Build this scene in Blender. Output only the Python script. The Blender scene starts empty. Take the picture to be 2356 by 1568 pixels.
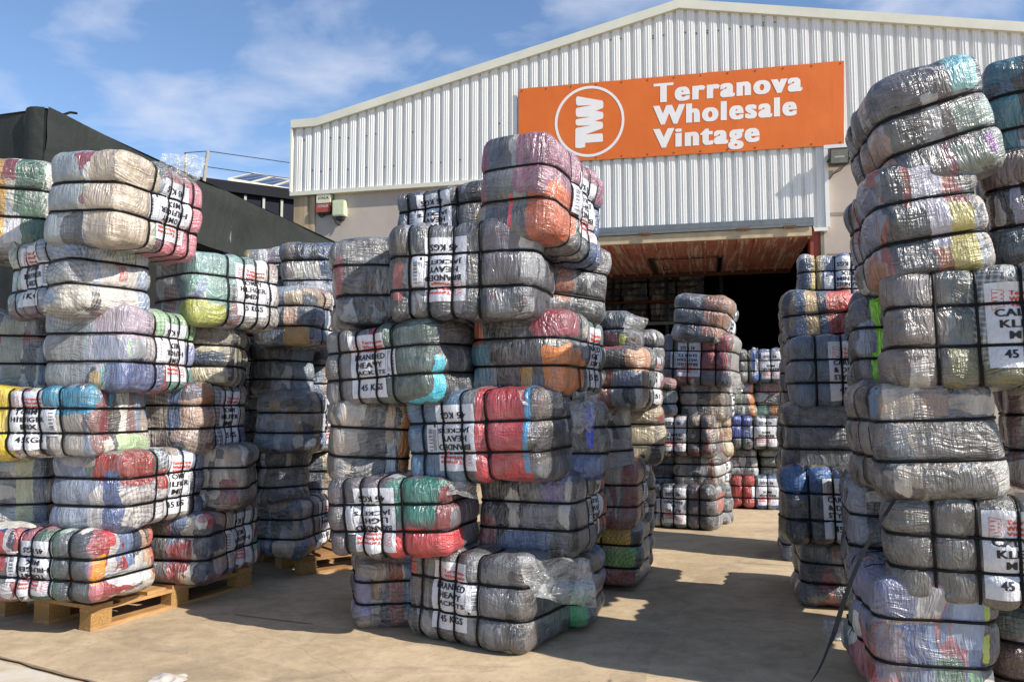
import bpy, bmesh, math, random
import numpy as np
from mathutils import Vector, Matrix, Euler

sc = bpy.context.scene
COL = sc.collection
PI = math.pi
# ------------------------------------------------------------------ camera
F = 1850.0; CX = 1177.5; CY = 784.0; PH = math.atan(146 / F); HC = 1.35
cam_d = bpy.data.cameras.new('camera'); cam = bpy.data.objects.new('camera', cam_d); COL.objects.link(cam)
cam_d.sensor_width = 36; cam_d.lens = 36 * F / 2355.0; cam_d.clip_start = 0.05; cam_d.clip_end = 800
cam.location = (0, 0, HC); cam.rotation_euler = (PI / 2 + PH, 0, 0)
sc.camera = cam
# ------------------------------------------------------------------ light
SUN_EL = math.radians(36); AZ = math.radians(60)          # shadows travel towards (-sin AZ, cos AZ)
sd = Vector((-math.sin(AZ) * math.cos(SUN_EL), math.cos(AZ) * math.cos(SUN_EL), -math.sin(SUN_EL)))
sun_d = bpy.data.lights.new('sun', 'SUN'); sun = bpy.data.objects.new('sun', sun_d); COL.objects.link(sun)
sun_d.energy = 5.0; sun_d.angle = math.radians(0.55); sun_d.color = (1.0, 0.93, 0.82)
sun.rotation_euler = sd.to_track_quat('-Z', 'Y').to_euler(); sun.location = (8, -6, 12)
w = bpy.data.worlds.new('World'); sc.world = w; w.use_nodes = True
nt = w.node_tree; nt.nodes.clear()
def wn(t, **k):
    n = nt.nodes.new(t)
    for a, b in k.items(): setattr(n, a, b)
    return n
out = wn('ShaderNodeOutputWorld'); bg = wn('ShaderNodeBackground'); sky = wn('ShaderNodeTexSky', sky_type='NISHITA')
sky.sun_disc = False; sky.sun_elevation = SUN_EL
sx, sy = -sd.x, -sd.y                                       # towards the sun
sky.sun_rotation = math.atan2(sx, sy)
sky.air_density = 1.0; sky.dust_density = 0.15; sky.ozone_density = 4.5; sky.altitude = 50
tc = wn('ShaderNodeTexCoord'); sep = wn('ShaderNodeSeparateXYZ'); nt.links.new(tc.outputs['Generated'], sep.inputs[0])
mx = wn('ShaderNodeMath', operation='MAXIMUM'); nt.links.new(sep.outputs['Z'], mx.inputs[0]); mx.inputs[1].default_value = 0.02
ad = wn('ShaderNodeMath', operation='ADD'); nt.links.new(mx.outputs[0], ad.inputs[0]); ad.inputs[1].default_value = 0.28
dx = wn('ShaderNodeMath', operation='DIVIDE'); nt.links.new(sep.outputs['X'], dx.inputs[0]); nt.links.new(ad.outputs[0], dx.inputs[1])
dy = wn('ShaderNodeMath', operation='DIVIDE'); nt.links.new(sep.outputs['Y'], dy.inputs[0]); nt.links.new(ad.outputs[0], dy.inputs[1])
cmb = wn('ShaderNodeCombineXYZ'); nt.links.new(dx.outputs[0], cmb.inputs[0]); nt.links.new(dy.outputs[0], cmb.inputs[1])
mp = wn('ShaderNodeMapping'); nt.links.new(cmb.outputs[0], mp.inputs[0]); mp.inputs['Location'].default_value = (3.1, 1.7, 0)
mp.inputs['Rotation'].default_value = (0, 0, 0.5); mp.inputs['Scale'].default_value = (1.0, 1.35, 1)
n1 = wn('ShaderNodeTexNoise'); nt.links.new(mp.outputs[0], n1.inputs['Vector'])
n1.inputs['Scale'].default_value = 4.0; n1.inputs['Detail'].default_value = 7; n1.inputs['Roughness'].default_value = 0.52
n1.inputs['Distortion'].default_value = 0.25
cr = wn('ShaderNodeValToRGB'); nt.links.new(n1.outputs['Fac'], cr.inputs[0])
cr.color_ramp.elements[0].position = 0.47; cr.color_ramp.elements[0].color = (0, 0, 0, 1)
cr.color_ramp.elements[1].position = 0.70; cr.color_ramp.elements[1].color = (0.62, 0.62, 0.62, 1)
mixs = wn('ShaderNodeMix', data_type='RGBA'); nt.links.new(cr.outputs[0], mixs.inputs[0]); hs = wn('ShaderNodeHueSaturation'); hs.inputs['Saturation'].default_value = 0.98; hs.inputs['Value'].default_value = .9; nt.links.new(sky.outputs[0], hs.inputs['Color']); nt.links.new(hs.outputs[0], mixs.inputs[6])
mixs.inputs[7].default_value = (3.8, 4.05, 4.8, 1)
nt.links.new(mixs.outputs[2], bg.inputs[0]); bg.inputs[1].default_value = 0.145; nt.links.new(bg.outputs[0], out.inputs[0])
sc.view_settings.view_transform = 'Standard'; sc.view_settings.look = 'None'
sc.view_settings.exposure = 0.48; sc.view_settings.gamma = 1.0
sc.cycles.max_bounces = 6; sc.cycles.transparent_max_bounces = 8

# ------------------------------------------------------------------ helpers
def ray(x, y):
    a = (x - CX) / F; b = (CY - y) / F
    return np.array([a, math.cos(PH) - b * math.sin(PH), math.sin(PH) + b * math.cos(PH)])
def at(x, y, Y):
    r = ray(x, y); p = r * (Y / r[1]); return np.array([p[0], p[1], p[2] + HC])
GAIN = 1.0
def lin(h):
    h = h.lstrip('#'); r = []
    for i in (0, 2, 4):
        c = int(h[i:i + 2], 16) / 255.0
        r.append(c / 12.92 if c <= 0.04045 else ((c + 0.055) / 1.055) ** 2.4)
    return (r[0], r[1], r[2], 1.0)
def tag(o, label=None, cat=None, group=None, kind=None):
    if label: o['label'] = label
    if cat: o['category'] = cat
    if group: o['group'] = group
    if kind: o['kind'] = kind
    return o
def empty(name, loc=(0, 0, 0), rz=0, label=None, cat=None, group=None, kind=None):
    o = bpy.data.objects.new(name, None); COL.objects.link(o); o.location = loc; o.rotation_euler = (0, 0, rz)
    o.empty_display_size = 0.1
    return tag(o, label, cat, group, kind)
def mesh_obj(name, V, Fc, mats, parent=None, fm=None, smooth=False):
    me = bpy.data.meshes.new(name)
    me.from_pydata([tuple(map(float, v)) for v in V], [], [tuple(int(i) for i in f) for f in Fc])
    for m in (mats if isinstance(mats, (list, tuple)) else [mats]): me.materials.append(m)
    if fm is not None: me.polygons.foreach_set('material_index', list(fm))
    if smooth: me.polygons.foreach_set('use_smooth', [True] * len(me.polygons))
    me.update()
    o = bpy.data.objects.new(name, me); COL.objects.link(o)
    if parent is not None: o.parent = parent
    return o
class MB:
    def __init__(s): s.V = []; s.F = []; s.M = []
    def add(s, V, Fc, m=0):
        b = len(s.V); s.V += [tuple(map(float, v)) for v in V]; s.F += [tuple(b + i for i in f) for f in Fc]; s.M += [m] * len(Fc)
    def box(s, x0, x1, y0, y1, z0, z1, m=0, T=None):
        V = [(x, y, z) for x in (x0, x1) for y in (y0, y1) for z in (z0, z1)]
        if T: V = [T(Vector(v)) for v in V]
        s.add(V, [(0, 1, 3, 2), (4, 6, 7, 5), (0, 4, 5, 1), (2, 3, 7, 6), (0, 2, 6, 4), (1, 5, 7, 3)], m)
    def quad(s, a, b, c, d, m=0): s.add([a, b, c, d], [(0, 1, 2, 3)], m)
    def prism(s, pts, y0, y1, m=0):                       # polygon in x-z, thickness along y
        n = len(pts); V = [(p[0], y0, p[1]) for p in pts] + [(p[0], y1, p[1]) for p in pts]
        s.add(V, [tuple(range(n)), tuple(range(2 * n - 1, n - 1, -1))] + [(i, i + n, (i + 1) % n + n, (i + 1) % n) for i in range(n)], m)
    def tube(s, pts, r, n=6, m=0):
        pts = [Vector(p) for p in pts]; V = []; Fc = []
        for i, p in enumerate(pts):
            t = (pts[min(i + 1, len(pts) - 1)] - pts[max(i - 1, 0)]).normalized()
            u = t.orthogonal().normalized() if abs(t.z) > .9 else t.cross(Vector((0, 0, 1))).normalized(); v = t.cross(u)
            for k in range(n):
                a = 2 * PI * k / n; V.append(p + (u * math.cos(a) + v * math.sin(a)) * r)
        for i in range(len(pts) - 1):
            for k in range(n): Fc.append((i * n + k, i * n + (k + 1) % n, (i + 1) * n + (k + 1) % n, (i + 1) * n + k))
        Fc += [tuple(range(n - 1, -1, -1)), tuple((len(pts) - 1) * n + k for k in range(n))]
        s.add(V, Fc, m)
    def build(s, name, mats, parent=None, smooth=False): return mesh_obj(name, s.V, s.F, mats, parent, s.M, smooth)

# vectorised value noise
_rng = np.random.RandomState(7); _tab = _rng.rand(4096)
def vnoise(P, seed=0):
    P = np.asarray(P, float) + seed * 17.31 + 100.0
    I = np.floor(P).astype(np.int64); f = P - I; f = f * f * (3 - 2 * f)
    def h(i, j, k): return _tab[((i * 73856093) ^ (j * 19349663) ^ (k * 83492791)) & 4095]
    r = 0
    for a in (0, 1):
        for b in (0, 1):
            for c in (0, 1):
                wgt = (f[:, 0] if a else 1 - f[:, 0]) * (f[:, 1] if b else 1 - f[:, 1]) * (f[:, 2] if c else 1 - f[:, 2])
                r = r + wgt * h(I[:, 0] + a, I[:, 1] + b, I[:, 2] + c)
    return r * 2 - 1

# ------------------------------------------------------------------ materials
class NT:
    def __init__(s, name):
        s.m = bpy.data.materials.new(name); s.m.use_nodes = True; s.t = s.m.node_tree; s.t.nodes.clear()
    def n(s, t, ins=None, **k):
        nd = s.t.nodes.new(t)
        for a, b in k.items(): setattr(nd, a, b)
        for a, b in (ins or {}).items():
            if isinstance(b, bpy.types.NodeSocket): s.t.links.new(b, nd.inputs[a])
            else: nd.inputs[a].default_value = b
        return nd
    def obj(s): return s.n('ShaderNodeTexCoord').outputs['Object']
    def map(s, v, scale=(1, 1, 1), loc=(0, 0, 0), rot=(0, 0, 0)):
        return s.n('ShaderNodeMapping', {'Vector': v, 'Scale': scale, 'Location': loc, 'Rotation': rot}).outputs[0]
    def noise(s, v, scale, det=3, rough=.5, dist=0):
        return s.n('ShaderNodeTexNoise', {'Vector': v, 'Scale': scale, 'Detail': det, 'Roughness': rough, 'Distortion': dist})
    def ramp(s, f, stops, interp='LINEAR'):
        r = s.n('ShaderNodeValToRGB', {0: f}); cr = r.color_ramp; cr.interpolation = interp
        while len(cr.elements) < len(stops): cr.elements.new(0.5)
        for e, (p, c) in zip(cr.elements, stops):
            e.position = p; e.color = c if len(c) == 4 else (c[0], c[1], c[2], 1)
        return r.outputs[0]
    def mix(s, f, a, b, blend='MIX'):
        return s.n('ShaderNodeMix', {0: f, 6: a, 7: b}, data_type='RGBA', blend_type=blend).outputs[2]
    def math(s, op, a, b=0.0, c=None):
        d = {0: a, 1: b}
        if c is not None: d[2] = c
        return s.n('ShaderNodeMath', d, operation=op).outputs[0]
    def bump(s, h, st, dist=.01, normal=None):
        d = {'Height': h, 'Strength': st, 'Distance': dist}
        if normal is not None: d['Normal'] = normal
        return s.n('ShaderNodeBump', d).outputs[0]
    def out(s, col, rough=.6, normal=None, **k):
        ins = {'Base Color': col, 'Roughness': rough}
        if normal is not None: ins['Normal'] = normal
        ins.update(k)
        p = s.n('ShaderNodeBsdfPrincipled', ins)
        s.t.links.new(p.outputs[0], s.n('ShaderNodeOutputMaterial').inputs[0]); return s.m
def g(v): return (v, v, v, 1)

def simple(name, col, rough=.6, var=.15, sc_=6, bump=0.0, metallic=0.0, **k):
    t = NT(name); v = t.obj(); c = lin(col)
    n = t.noise(v, sc_, 5, .6).outputs['Fac']
    f = t.ramp(n, [(.25, g(1 - var)), (.75, g(1 + var * .5))])
    cc = t.mix(1.0, c, f, 'MULTIPLY')
    nm = t.bump(t.noise(v, sc_ * 12, 3).outputs['Fac'], bump, .004) if bump else None
    return t.out(cc, rough, nm, Metallic=metallic, **k)

M_STRAP = simple('strap_plastic', '#0b0b0d', .5, .3, 30, **{'Specular IOR Level': .22})
M_BLACK = simple('print_black', '#1b1b1f', .5, .1, 20)
M_RED = simple('print_red', '#c8402c', .5, .1, 20)
def mk_paper():
    t = NT('label_paper'); v = t.obj()
    n = t.noise(v, 9, 5, .6).outputs['Fac']
    c = t.ramp(n, [(.3, lin('#b9bcc6')), (.7, lin('#dcdde4'))])
    b = t.noise(t.map(v, (1, 1, .5)), 45, 5, .6, .5).outputs['Fac']
    nm = t.bump(b, .8, .02)
    return t.out(c, .4, nm, **{'Coat Weight': .8, 'Coat Roughness': .18, 'Coat Normal': nm})
M_PAPER = mk_paper()
def mk_film(name, alpha, col='#d6d8da'):
    t = NT(name); v = t.obj()
    n = t.noise(t.map(v, (1, 1, .6), rot=(.3, .5, .7)), 9, 5, .6, 1.4).outputs['Fac']
    a = t.ramp(n, [(.35, g(alpha * .55)), (.5, g(alpha)), (.72, g(min(1, alpha * 2.1)))])
    nm = t.bump(n, .9, .02)
    return t.out(lin(col), .16, nm, Alpha=a, **{'Specular IOR Level': .8, 'Coat Weight': .6, 'Coat Roughness': .06})
def mk_skin():
    t = NT('loose_wrap_film'); v = t.obj()
    wv = t.n('ShaderNodeVectorMath', {0: t.noise(v, 2.4, 3, .5).outputs['Color'], 1: (.3, .3, .3), 2: v}, operation='MULTIPLY_ADD').outputs[0]
    f = t.noise(t.map(wv, (9, 9, 2.2), rot=(.5, .4, .3)), 1, 4, .6, .4).outputs['Fac']
    f2 = t.noise(t.map(wv, (2.5, 2.5, 11), rot=(-.35, .5, .2)), 1, 4, .6, .4).outputs['Fac']
    k = t.math('MAXIMUM', t.math('SUBTRACT', 1.0, t.math('MULTIPLY', t.math('ABSOLUTE', t.math('SUBTRACT', f, .5)), 14.0)), t.math('SUBTRACT', 1.0, t.math('MULTIPLY', t.math('ABSOLUTE', t.math('SUBTRACT', f2, .5)), 16.0)))
    k = t.math('MAXIMUM', k, 0.0)
    a = t.math('MULTIPLY_ADD', k, .26, t.ramp(t.noise(v, 5, 4, .6, .8).outputs['Fac'], [(.35, g(.08)), (.7, g(.38))]))
    nm = t.bump(t.math('ADD', t.math('ADD', f, f2), t.math('MULTIPLY', k, .25)), 1.0, .05)
    return t.out(lin('#d2d4d6'), .13, nm, Alpha=a, **{'Specular IOR Level': .9, 'Coat Weight': .7, 'Coat Roughness': .07, 'Coat Normal': nm})
M_FILM = mk_skin(); M_FILM2 = mk_film('cloudy_plastic_film', .5, '#b9bfc7')

# node group: cloth seen through crinkled clear wrap
def mk_group():
    gr = bpy.data.node_groups.new('wrapped_cloth', 'ShaderNodeTree')
    for nm_, tp in (('Color', 'NodeSocketColor'), ('Vector', 'NodeSocketVector'), ('Rand', 'NodeSocketFloat'), ('Haze', 'NodeSocketFloat'), ('Plaid', 'NodeSocketFloat')):
        gr.interface.new_socket(nm_, in_out='INPUT', socket_type=tp)
    gr.interface.new_socket('Shader', in_out='OUTPUT', socket_type='NodeSocketShader')
    t = NT.__new__(NT); t.t = gr
    gi = t.n('NodeGroupInput'); V = gi.outputs['Vector']
    # woven / checked cloth
    rot = t.n('ShaderNodeVectorRotate', {'Vector': V, 'Angle': t.math('MULTIPLY', gi.outputs['Rand'], 9.0), 'Axis': (.2, 1, .15)}, rotation_type='AXIS_ANGLE').outputs[0]
    sp = t.n('ShaderNodeSeparateXYZ', {0: rot})
    def wave(s_, fr): return t.math('GREATER_THAN', t.math('SINE', t.math('MULTIPLY', s_, fr)), .35)
    xz = t.math('ADD', sp.outputs[0], sp.outputs[1])
    wx = wave(xz, 250); wz = wave(sp.outputs[2], 230)
    chk = t.math('MULTIPLY', t.math('ADD', wx, wz), .5)
    ispl = t.math('LESS_THAN', gi.outputs['Rand'], gi.outputs['Plaid'])
    pf = t.math('MULTIPLY', chk, t.math('MULTIPLY', ispl, .62))
    col = t.mix(pf, gi.outputs['Color'], t.mix(t.math('GREATER_THAN', gi.outputs['Rand'], t.math('MULTIPLY', gi.outputs['Plaid'], .5)), lin('#20242f'), lin('#dcd8d2')))
    cv = t.noise(t.map(V, (1.6, 1.6, .7), rot=(.1, .15, 0)), 8, 5, .6).outputs['Fac']
    col = t.mix(1.0, col, t.ramp(cv, [(.28, g(.5)), (.72, g(1.2))]), 'MULTIPLY')  # light and dark of the folds multiplied into the cloth colour
    # woven sack streaks
    st1 = t.noise(t.map(V, (150, 150, 6)), 1, 3, .6).outputs['Fac']
    st2 = t.noise(t.map(V, (5, 5, 170)), 1, 3, .6).outputs['Fac']
    stf = t.math('ADD', t.ramp(st1, [(.55, g(0)), (.68, g(.42))]), t.ramp(st2, [(.58, g(0)), (.70, g(.28))]))
    # film: broad cloudy areas and long tension creases, their glints painted into the colour
    wv = t.n('ShaderNodeVectorMath', {0: t.noise(V, 2.6, 2, .5).outputs['Color'], 1: (.22, .22, .22), 2: V}, operation='MULTIPLY_ADD').outputs[0]
    hz = t.noise(t.map(V, (1, 1, 1.6), rot=(.3, .5, .2)), 4.5, 5, .6, 1.2).outputs['Fac']
    hzf = t.math('MULTIPLY', t.ramp(hz, [(.46, g(.0)), (.70, g(.55))]), gi.outputs['Haze'])
    def creases(scale, rot):
        f = t.noise(t.map(wv, scale, rot=rot), 1, 3, .55, .3).outputs['Fac']
        return t.math('SUBTRACT', 1.0, t.math('MINIMUM', t.math('MULTIPLY', t.math('ABSOLUTE', t.math('SUBTRACT', f, .5)), 9.0), 1.0))
    k1 = creases((3.2, 3.2, 24), (.0, .30, .1)); k2 = creases((22, 22, 3.2), (.25, .2, 0)); k3 = creases((5, 5, 30), (.0, -.75, .2))
    patch = t.ramp(t.noise(V, 3.4, 2, .5).outputs['Fac'], [(.42, g(0)), (.6, g(1))])
    kk = t.math('ADD', t.math('MULTIPLY', k1, patch), t.math('ADD', t.math('MULTIPLY', k2, t.math('SUBTRACT', 1.0, patch)), t.math('MULTIPLY', k3, t.math('MULTIPLY', patch, .6))))
    hsum = t.math('MINIMUM', t.math('ADD', t.math('ADD', hzf, t.math('MULTIPLY', kk, t.math('MULTIPLY', gi.outputs['Haze'], .24))), t.math('MULTIPLY', stf, .30)), .8)
    col = t.mix(hsum, col, (.40, .405, .41, 1))
    c1 = t.noise(t.map(V, (1, 1, .5)), 11, 4, .55, 1.0).outputs['Fac']
    c2 = t.noise(t.map(V, (10, 10, 1.0), rot=(.15, .2, 0)), 5, 4, .6, .5).outputs['Fac']
    hh = t.math('ADD', t.math('ADD', t.math('MULTIPLY', c1, 1.1), t.math('MULTIPLY', c2, .7)), t.math('ADD', t.math('MULTIPLY', kk, .30), t.math('MULTIPLY', st1, .14)))
    nmb = t.bump(hh, .6, .025)
    nmc = t.bump(hh, .66, .03)
    p = t.n('ShaderNodeBsdfPrincipled', {'Base Color': col, 'Roughness': .5, 'Normal': nmb, 'Specular IOR Level': .4,
            'Coat Weight': .8, 'Coat Roughness': .25, 'Coat Normal': nmc, 'Coat IOR': 1.7})
    go = t.n('NodeGroupOutput'); gr.links.new(p.outputs[0], go.inputs[0])
    return gr
WRAP = mk_group()
PAL = {
 'gray': ['#3c3e45', '#4b4d54', '#2a2c33', '#686a6f', '#43454f', '#8b8d91', '#24262c', '#5a5350'],
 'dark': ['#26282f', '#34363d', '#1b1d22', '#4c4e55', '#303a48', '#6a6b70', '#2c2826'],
 'warm': ['#6b6460', '#453f3d', '#8f8277', '#3a3a3e', '#b3a79a', '#2c2a2c', '#5c6470'],
 'denim': ['#2b3d5a', '#435a7c', '#1c283c', '#64799a', '#161b26', '#9aa5b6', '#3c4f6b', '#8a7766'],
 'denimtan': ['#33445f', '#54657c', '#a8917a', '#26334a', '#8793a6', '#c9b49c', '#3d4a5c'],
 'light': ['#5b6c88', '#7f5a5a', '#4a505c', '#c9c5bd', '#9aa4b4', '#b7bcc6', '#b8a695', '#7d8ba2', '#d8d5cf', '#a5988e', '#8fa391'],
 'tommy': ['#cfcbc3', '#8c262e', '#2f4478', '#dedbd6', '#6a80a6', '#bda48a', '#232e4c', '#a8606a', '#6f9a7c', '#3a3c44'],
 'plaid': ['#7a3234', '#8d7b6c', '#4a3c3a', '#b0a79a', '#55606e', '#7f4a40', '#2f3138', '#a59a8e'],
 'blueplaid': ['#55688c', '#8a93a6', '#3d4a66', '#b9bcc4', '#6b5a5c', '#9b8f88'],
 'cream': ['#b8a98a', '#c4b79a', '#a99b80', '#8b8272'],
 'white': ['#c8c9cb', '#b3b4b8', '#d6d4d0', '#9b9a9a', '#777679'],
 'mix': ['#4b4d53', '#7d8a96', '#a59a8e', '#37404e', '#8a4340', '#c0bdb8', '#5d6a5c', '#2c2e34'],
 'olive': ['#4f5a4c', '#5d6350', '#48565c', '#6b6c52', '#3d4848'],
 'green': ['#41554f', '#4a5e58', '#3a4a48', '#54666a', '#4b4d53'],
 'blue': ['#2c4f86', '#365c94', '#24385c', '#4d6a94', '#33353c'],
 'red': ['#a8343a', '#8f2f36', '#4b4d53', '#70484c', '#33353c'],
 'pink': ['#8d7078', '#776068', '#6a5a66', '#9b8a90'],
 'purple': ['#675a64', '#5c5560', '#4b4d53', '#746872'],
 'pastel': ['#b5abb8', '#a9bfa5', '#9aa4c0', '#8f9aa8', '#c4bfc2', '#6f9a94'],
}
def bale_mat(pal, seed, acc, dims, long_x, haze, plaid, scale=(4.6, 5.0, 1.7)):
    t = NT('wrapped_clothes'); v = t.obj()
    r = random.Random(seed)
    loc = (r.uniform(-9, 9), r.uniform(-9, 9), r.uniform(-9, 9))
    warp = t.noise(v, 3.3, 3, .55)
    off = t.n('ShaderNodeVectorMath', {0: warp.outputs['Color'], 1: (.5, .5, .5)}, operation='SUBTRACT').outputs[0]
    vw = t.n('ShaderNodeVectorMath', {0: off, 1: (.10, .10, .16), 2: v}, operation='MULTIPLY_ADD').outputs[0]
    w2 = t.n('ShaderNodeVectorMath', {0: t.noise(v, 17, 3, .6).outputs['Color'], 1: (.03, .03, .045), 2: vw}, operation='MULTIPLY_ADD').outputs[0]
    vw = t.n('ShaderNodeVectorMath', {0: w2, 1: (.015, .015, .0225)}, operation='SUBTRACT').outputs[0]
    vo = t.n('ShaderNodeTexVoronoi', {'Vector': t.map(vw, scale, loc), 'Scale': 1.0}, feature='F1')
    sp = t.n('ShaderNodeSeparateColor', {0: vo.outputs['Color']})
    cols = list(PAL[pal]); r.shuffle(cols); n = len(cols)
    c = t.ramp(sp.outputs[0], [(i / n, lin(x)) for i, x in enumerate(cols)], 'CONSTANT')
    v2 = t.n('ShaderNodeTexVoronoi', {'Vector': t.map(vw, (15, 13, 2.6), (loc[1], loc[2], loc[0]), (.0, .12, 0)), 'Scale': 1.0}, feature='F1')
    s2 = t.n('ShaderNodeSeparateColor', {0: v2.outputs['Color']}); r.shuffle(cols)
    cols = cols + ['#1b1d23', r.choice(['#c2c3c6', '#b5b2aa', '#8f949c']), r.choice(['#8f949c', '#4f5a6b', '#5d4a50', '#6a6f66'] if pal in ('gray', 'purple', 'denim') else ['#8a3038', '#a8917a', '#3f5f86', '#7a3a44', '#4a6a66', '#9c6a3c'])]
    r.shuffle(cols); n = len(cols)
    c = t.mix(t.math('MULTIPLY', t.math('GREATER_THAN', s2.outputs[1], .5), .9), c, t.ramp(s2.outputs[0], [(i / n, lin(x)) for i, x in enumerate(cols)], 'CONSTANT'))
    vrow = t.n('ShaderNodeTexVoronoi', {'Vector': t.map(vw, (2.2, 2.2, 9), (loc[2], loc[0], loc[1]), (.1, .2, 0)), 'Scale': 1.0}, feature='F1')
    s4 = t.n('ShaderNodeSeparateColor', {0: vrow.outputs['Color']})
    c = t.mix(t.math('MULTIPLY', t.math('GREATER_THAN', s4.outputs[1], .78), .8), c, t.ramp(s4.outputs[0], [(i / n, lin(x)) for i, x in enumerate(reversed(cols))], 'CONSTANT'))
    for (cx, cy, cz, rx, ry, rz, h) in acc:
        d = t.n('ShaderNodeVectorMath', {0: vw, 1: (cx, cy, cz)}, operation='SUBTRACT').outputs[0]
        d = t.n('ShaderNodeVectorMath', {0: d, 1: (1 / rx, 1 / ry, 1 / rz)}, operation='MULTIPLY').outputs[0]
        # super-ellipsoid: patches with fairly straight sides
        s3 = t.n('ShaderNodeSeparateXYZ', {0: d})
        q = t.math('ADD', t.math('ADD', t.math('POWER', t.math('ABSOLUTE', s3.outputs[0]), 6.0), t.math('POWER', t.math('ABSOLUTE', s3.outputs[1]), 6.0)), t.math('POWER', t.math('ABSOLUTE', s3.outputs[2]), 6.0))
        c = t.mix(t.math('LESS_THAN', q, 1.0), c, lin(h))
    gn = t.n('ShaderNodeGroup', node_tree=WRAP)
    t.t.links.new(c, gn.inputs['Color']); t.t.links.new(t.map(v, (1, 1, 1), loc), gn.inputs['Vector']); t.t.links.new(sp.outputs[1], gn.inputs['Rand'])
    gn.inputs['Haze'].default_value = haze; gn.inputs['Plaid'].default_value = plaid
    t.t.links.new(gn.outputs[0], t.n('ShaderNodeOutputMaterial').inputs[0])
    return t.m

# ------------------------------------------------------------------ flat lettering
def text_geo(body, size=1.0, bold=.02, align='CENTER', res=2, fat=0, space=1.0):
    cu = bpy.data.curves.new('t', 'FONT'); cu.body = body; cu.size = size; cu.offset = bold * size; cu.align_x = align
    cu.resolution_u = res; cu.space_character = space; cu.fill_mode = 'FRONT'
    o = bpy.data.objects.new('t', cu); COL.objects.link(o)
    dg = bpy.context.evaluated_depsgraph_get(); dg.update(); me = o.evaluated_get(dg).to_mesh()
    V = np.array([tuple(v.co) for v in me.vertices]); Fc = [tuple(p.vertices) for p in me.polygons]
    if fat:
        n0 = len(V); V = np.concatenate([V + np.array([d * size, 0, q]) for d, q in ((0, 0), (-fat, .0004), (fat, .0008))]); Fc = Fc + [tuple(i + n0 * k for i in f) for k in (1, 2) for f in Fc]
    o.evaluated_get(dg).to_mesh_clear(); bpy.data.objects.remove(o); bpy.data.curves.remove(cu)
    return V, Fc
def text_fit(body, x0, x1, y0, y1, bold=.03, serif=False):
    V, Fc = text_geo(body, 1.0, .012, 'CENTER', 2, bold * .75, 1.08)
    a = V.min(0); b = V.max(0)
    V = V.copy(); V[:, 0] = x0 + (V[:, 0] - a[0]) / (b[0] - a[0]) * (x1 - x0); V[:, 1] = y0 + (V[:, 1] - a[1]) / (b[1] - a[1]) * (y1 - y0)
    return V, Fc
LAB = {
 'TH': ['TOMMY', 'HILFIGER', 'MIX', '45 KGS'], 'BHJ': ['BRANDED', 'HEAVY', 'JACKETS', '45 KGS'], 'BLJ': ['BRANDED', 'LIGHT', 'JACKETS', '45 KGS'],
 'CK': ['CALVIN', 'KLEIN', 'MIX', '45 KGS'], 'DS': ['DENIM', 'SHIRTS', '', '45 KGS'], 'DC': ['DENIM', 'CARGO', 'PANTS', '& SHORTS'],
 'LA': ['LADIES', 'JEANS', '', '45 KGS'], 'CP': ['CARGO', 'PANTS', '', '45 KGS'], 'CD': ['CARHARTT', '& DICKIES', 'STYLE MIX', '45 KGS'],
 'WS': ['WESTERN', 'SHIRTS', '', '45 KGS'], 'BWS': ['BRANDED', 'WESTERN', 'SHIRTS', '45 KGS'], 'AN': ['AZTEC', '&', 'NAVAJO', '45 KGS'],
 'RB': ['REEBOK', 'MIX', '', '45 KGS'], 'BD': ['BRANDED', 'DENIM', 'MIX', '45 KGS'], 'SM': ['SHIRT', 'MIX', '', '45 KGS']}
_lc = {}
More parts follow.
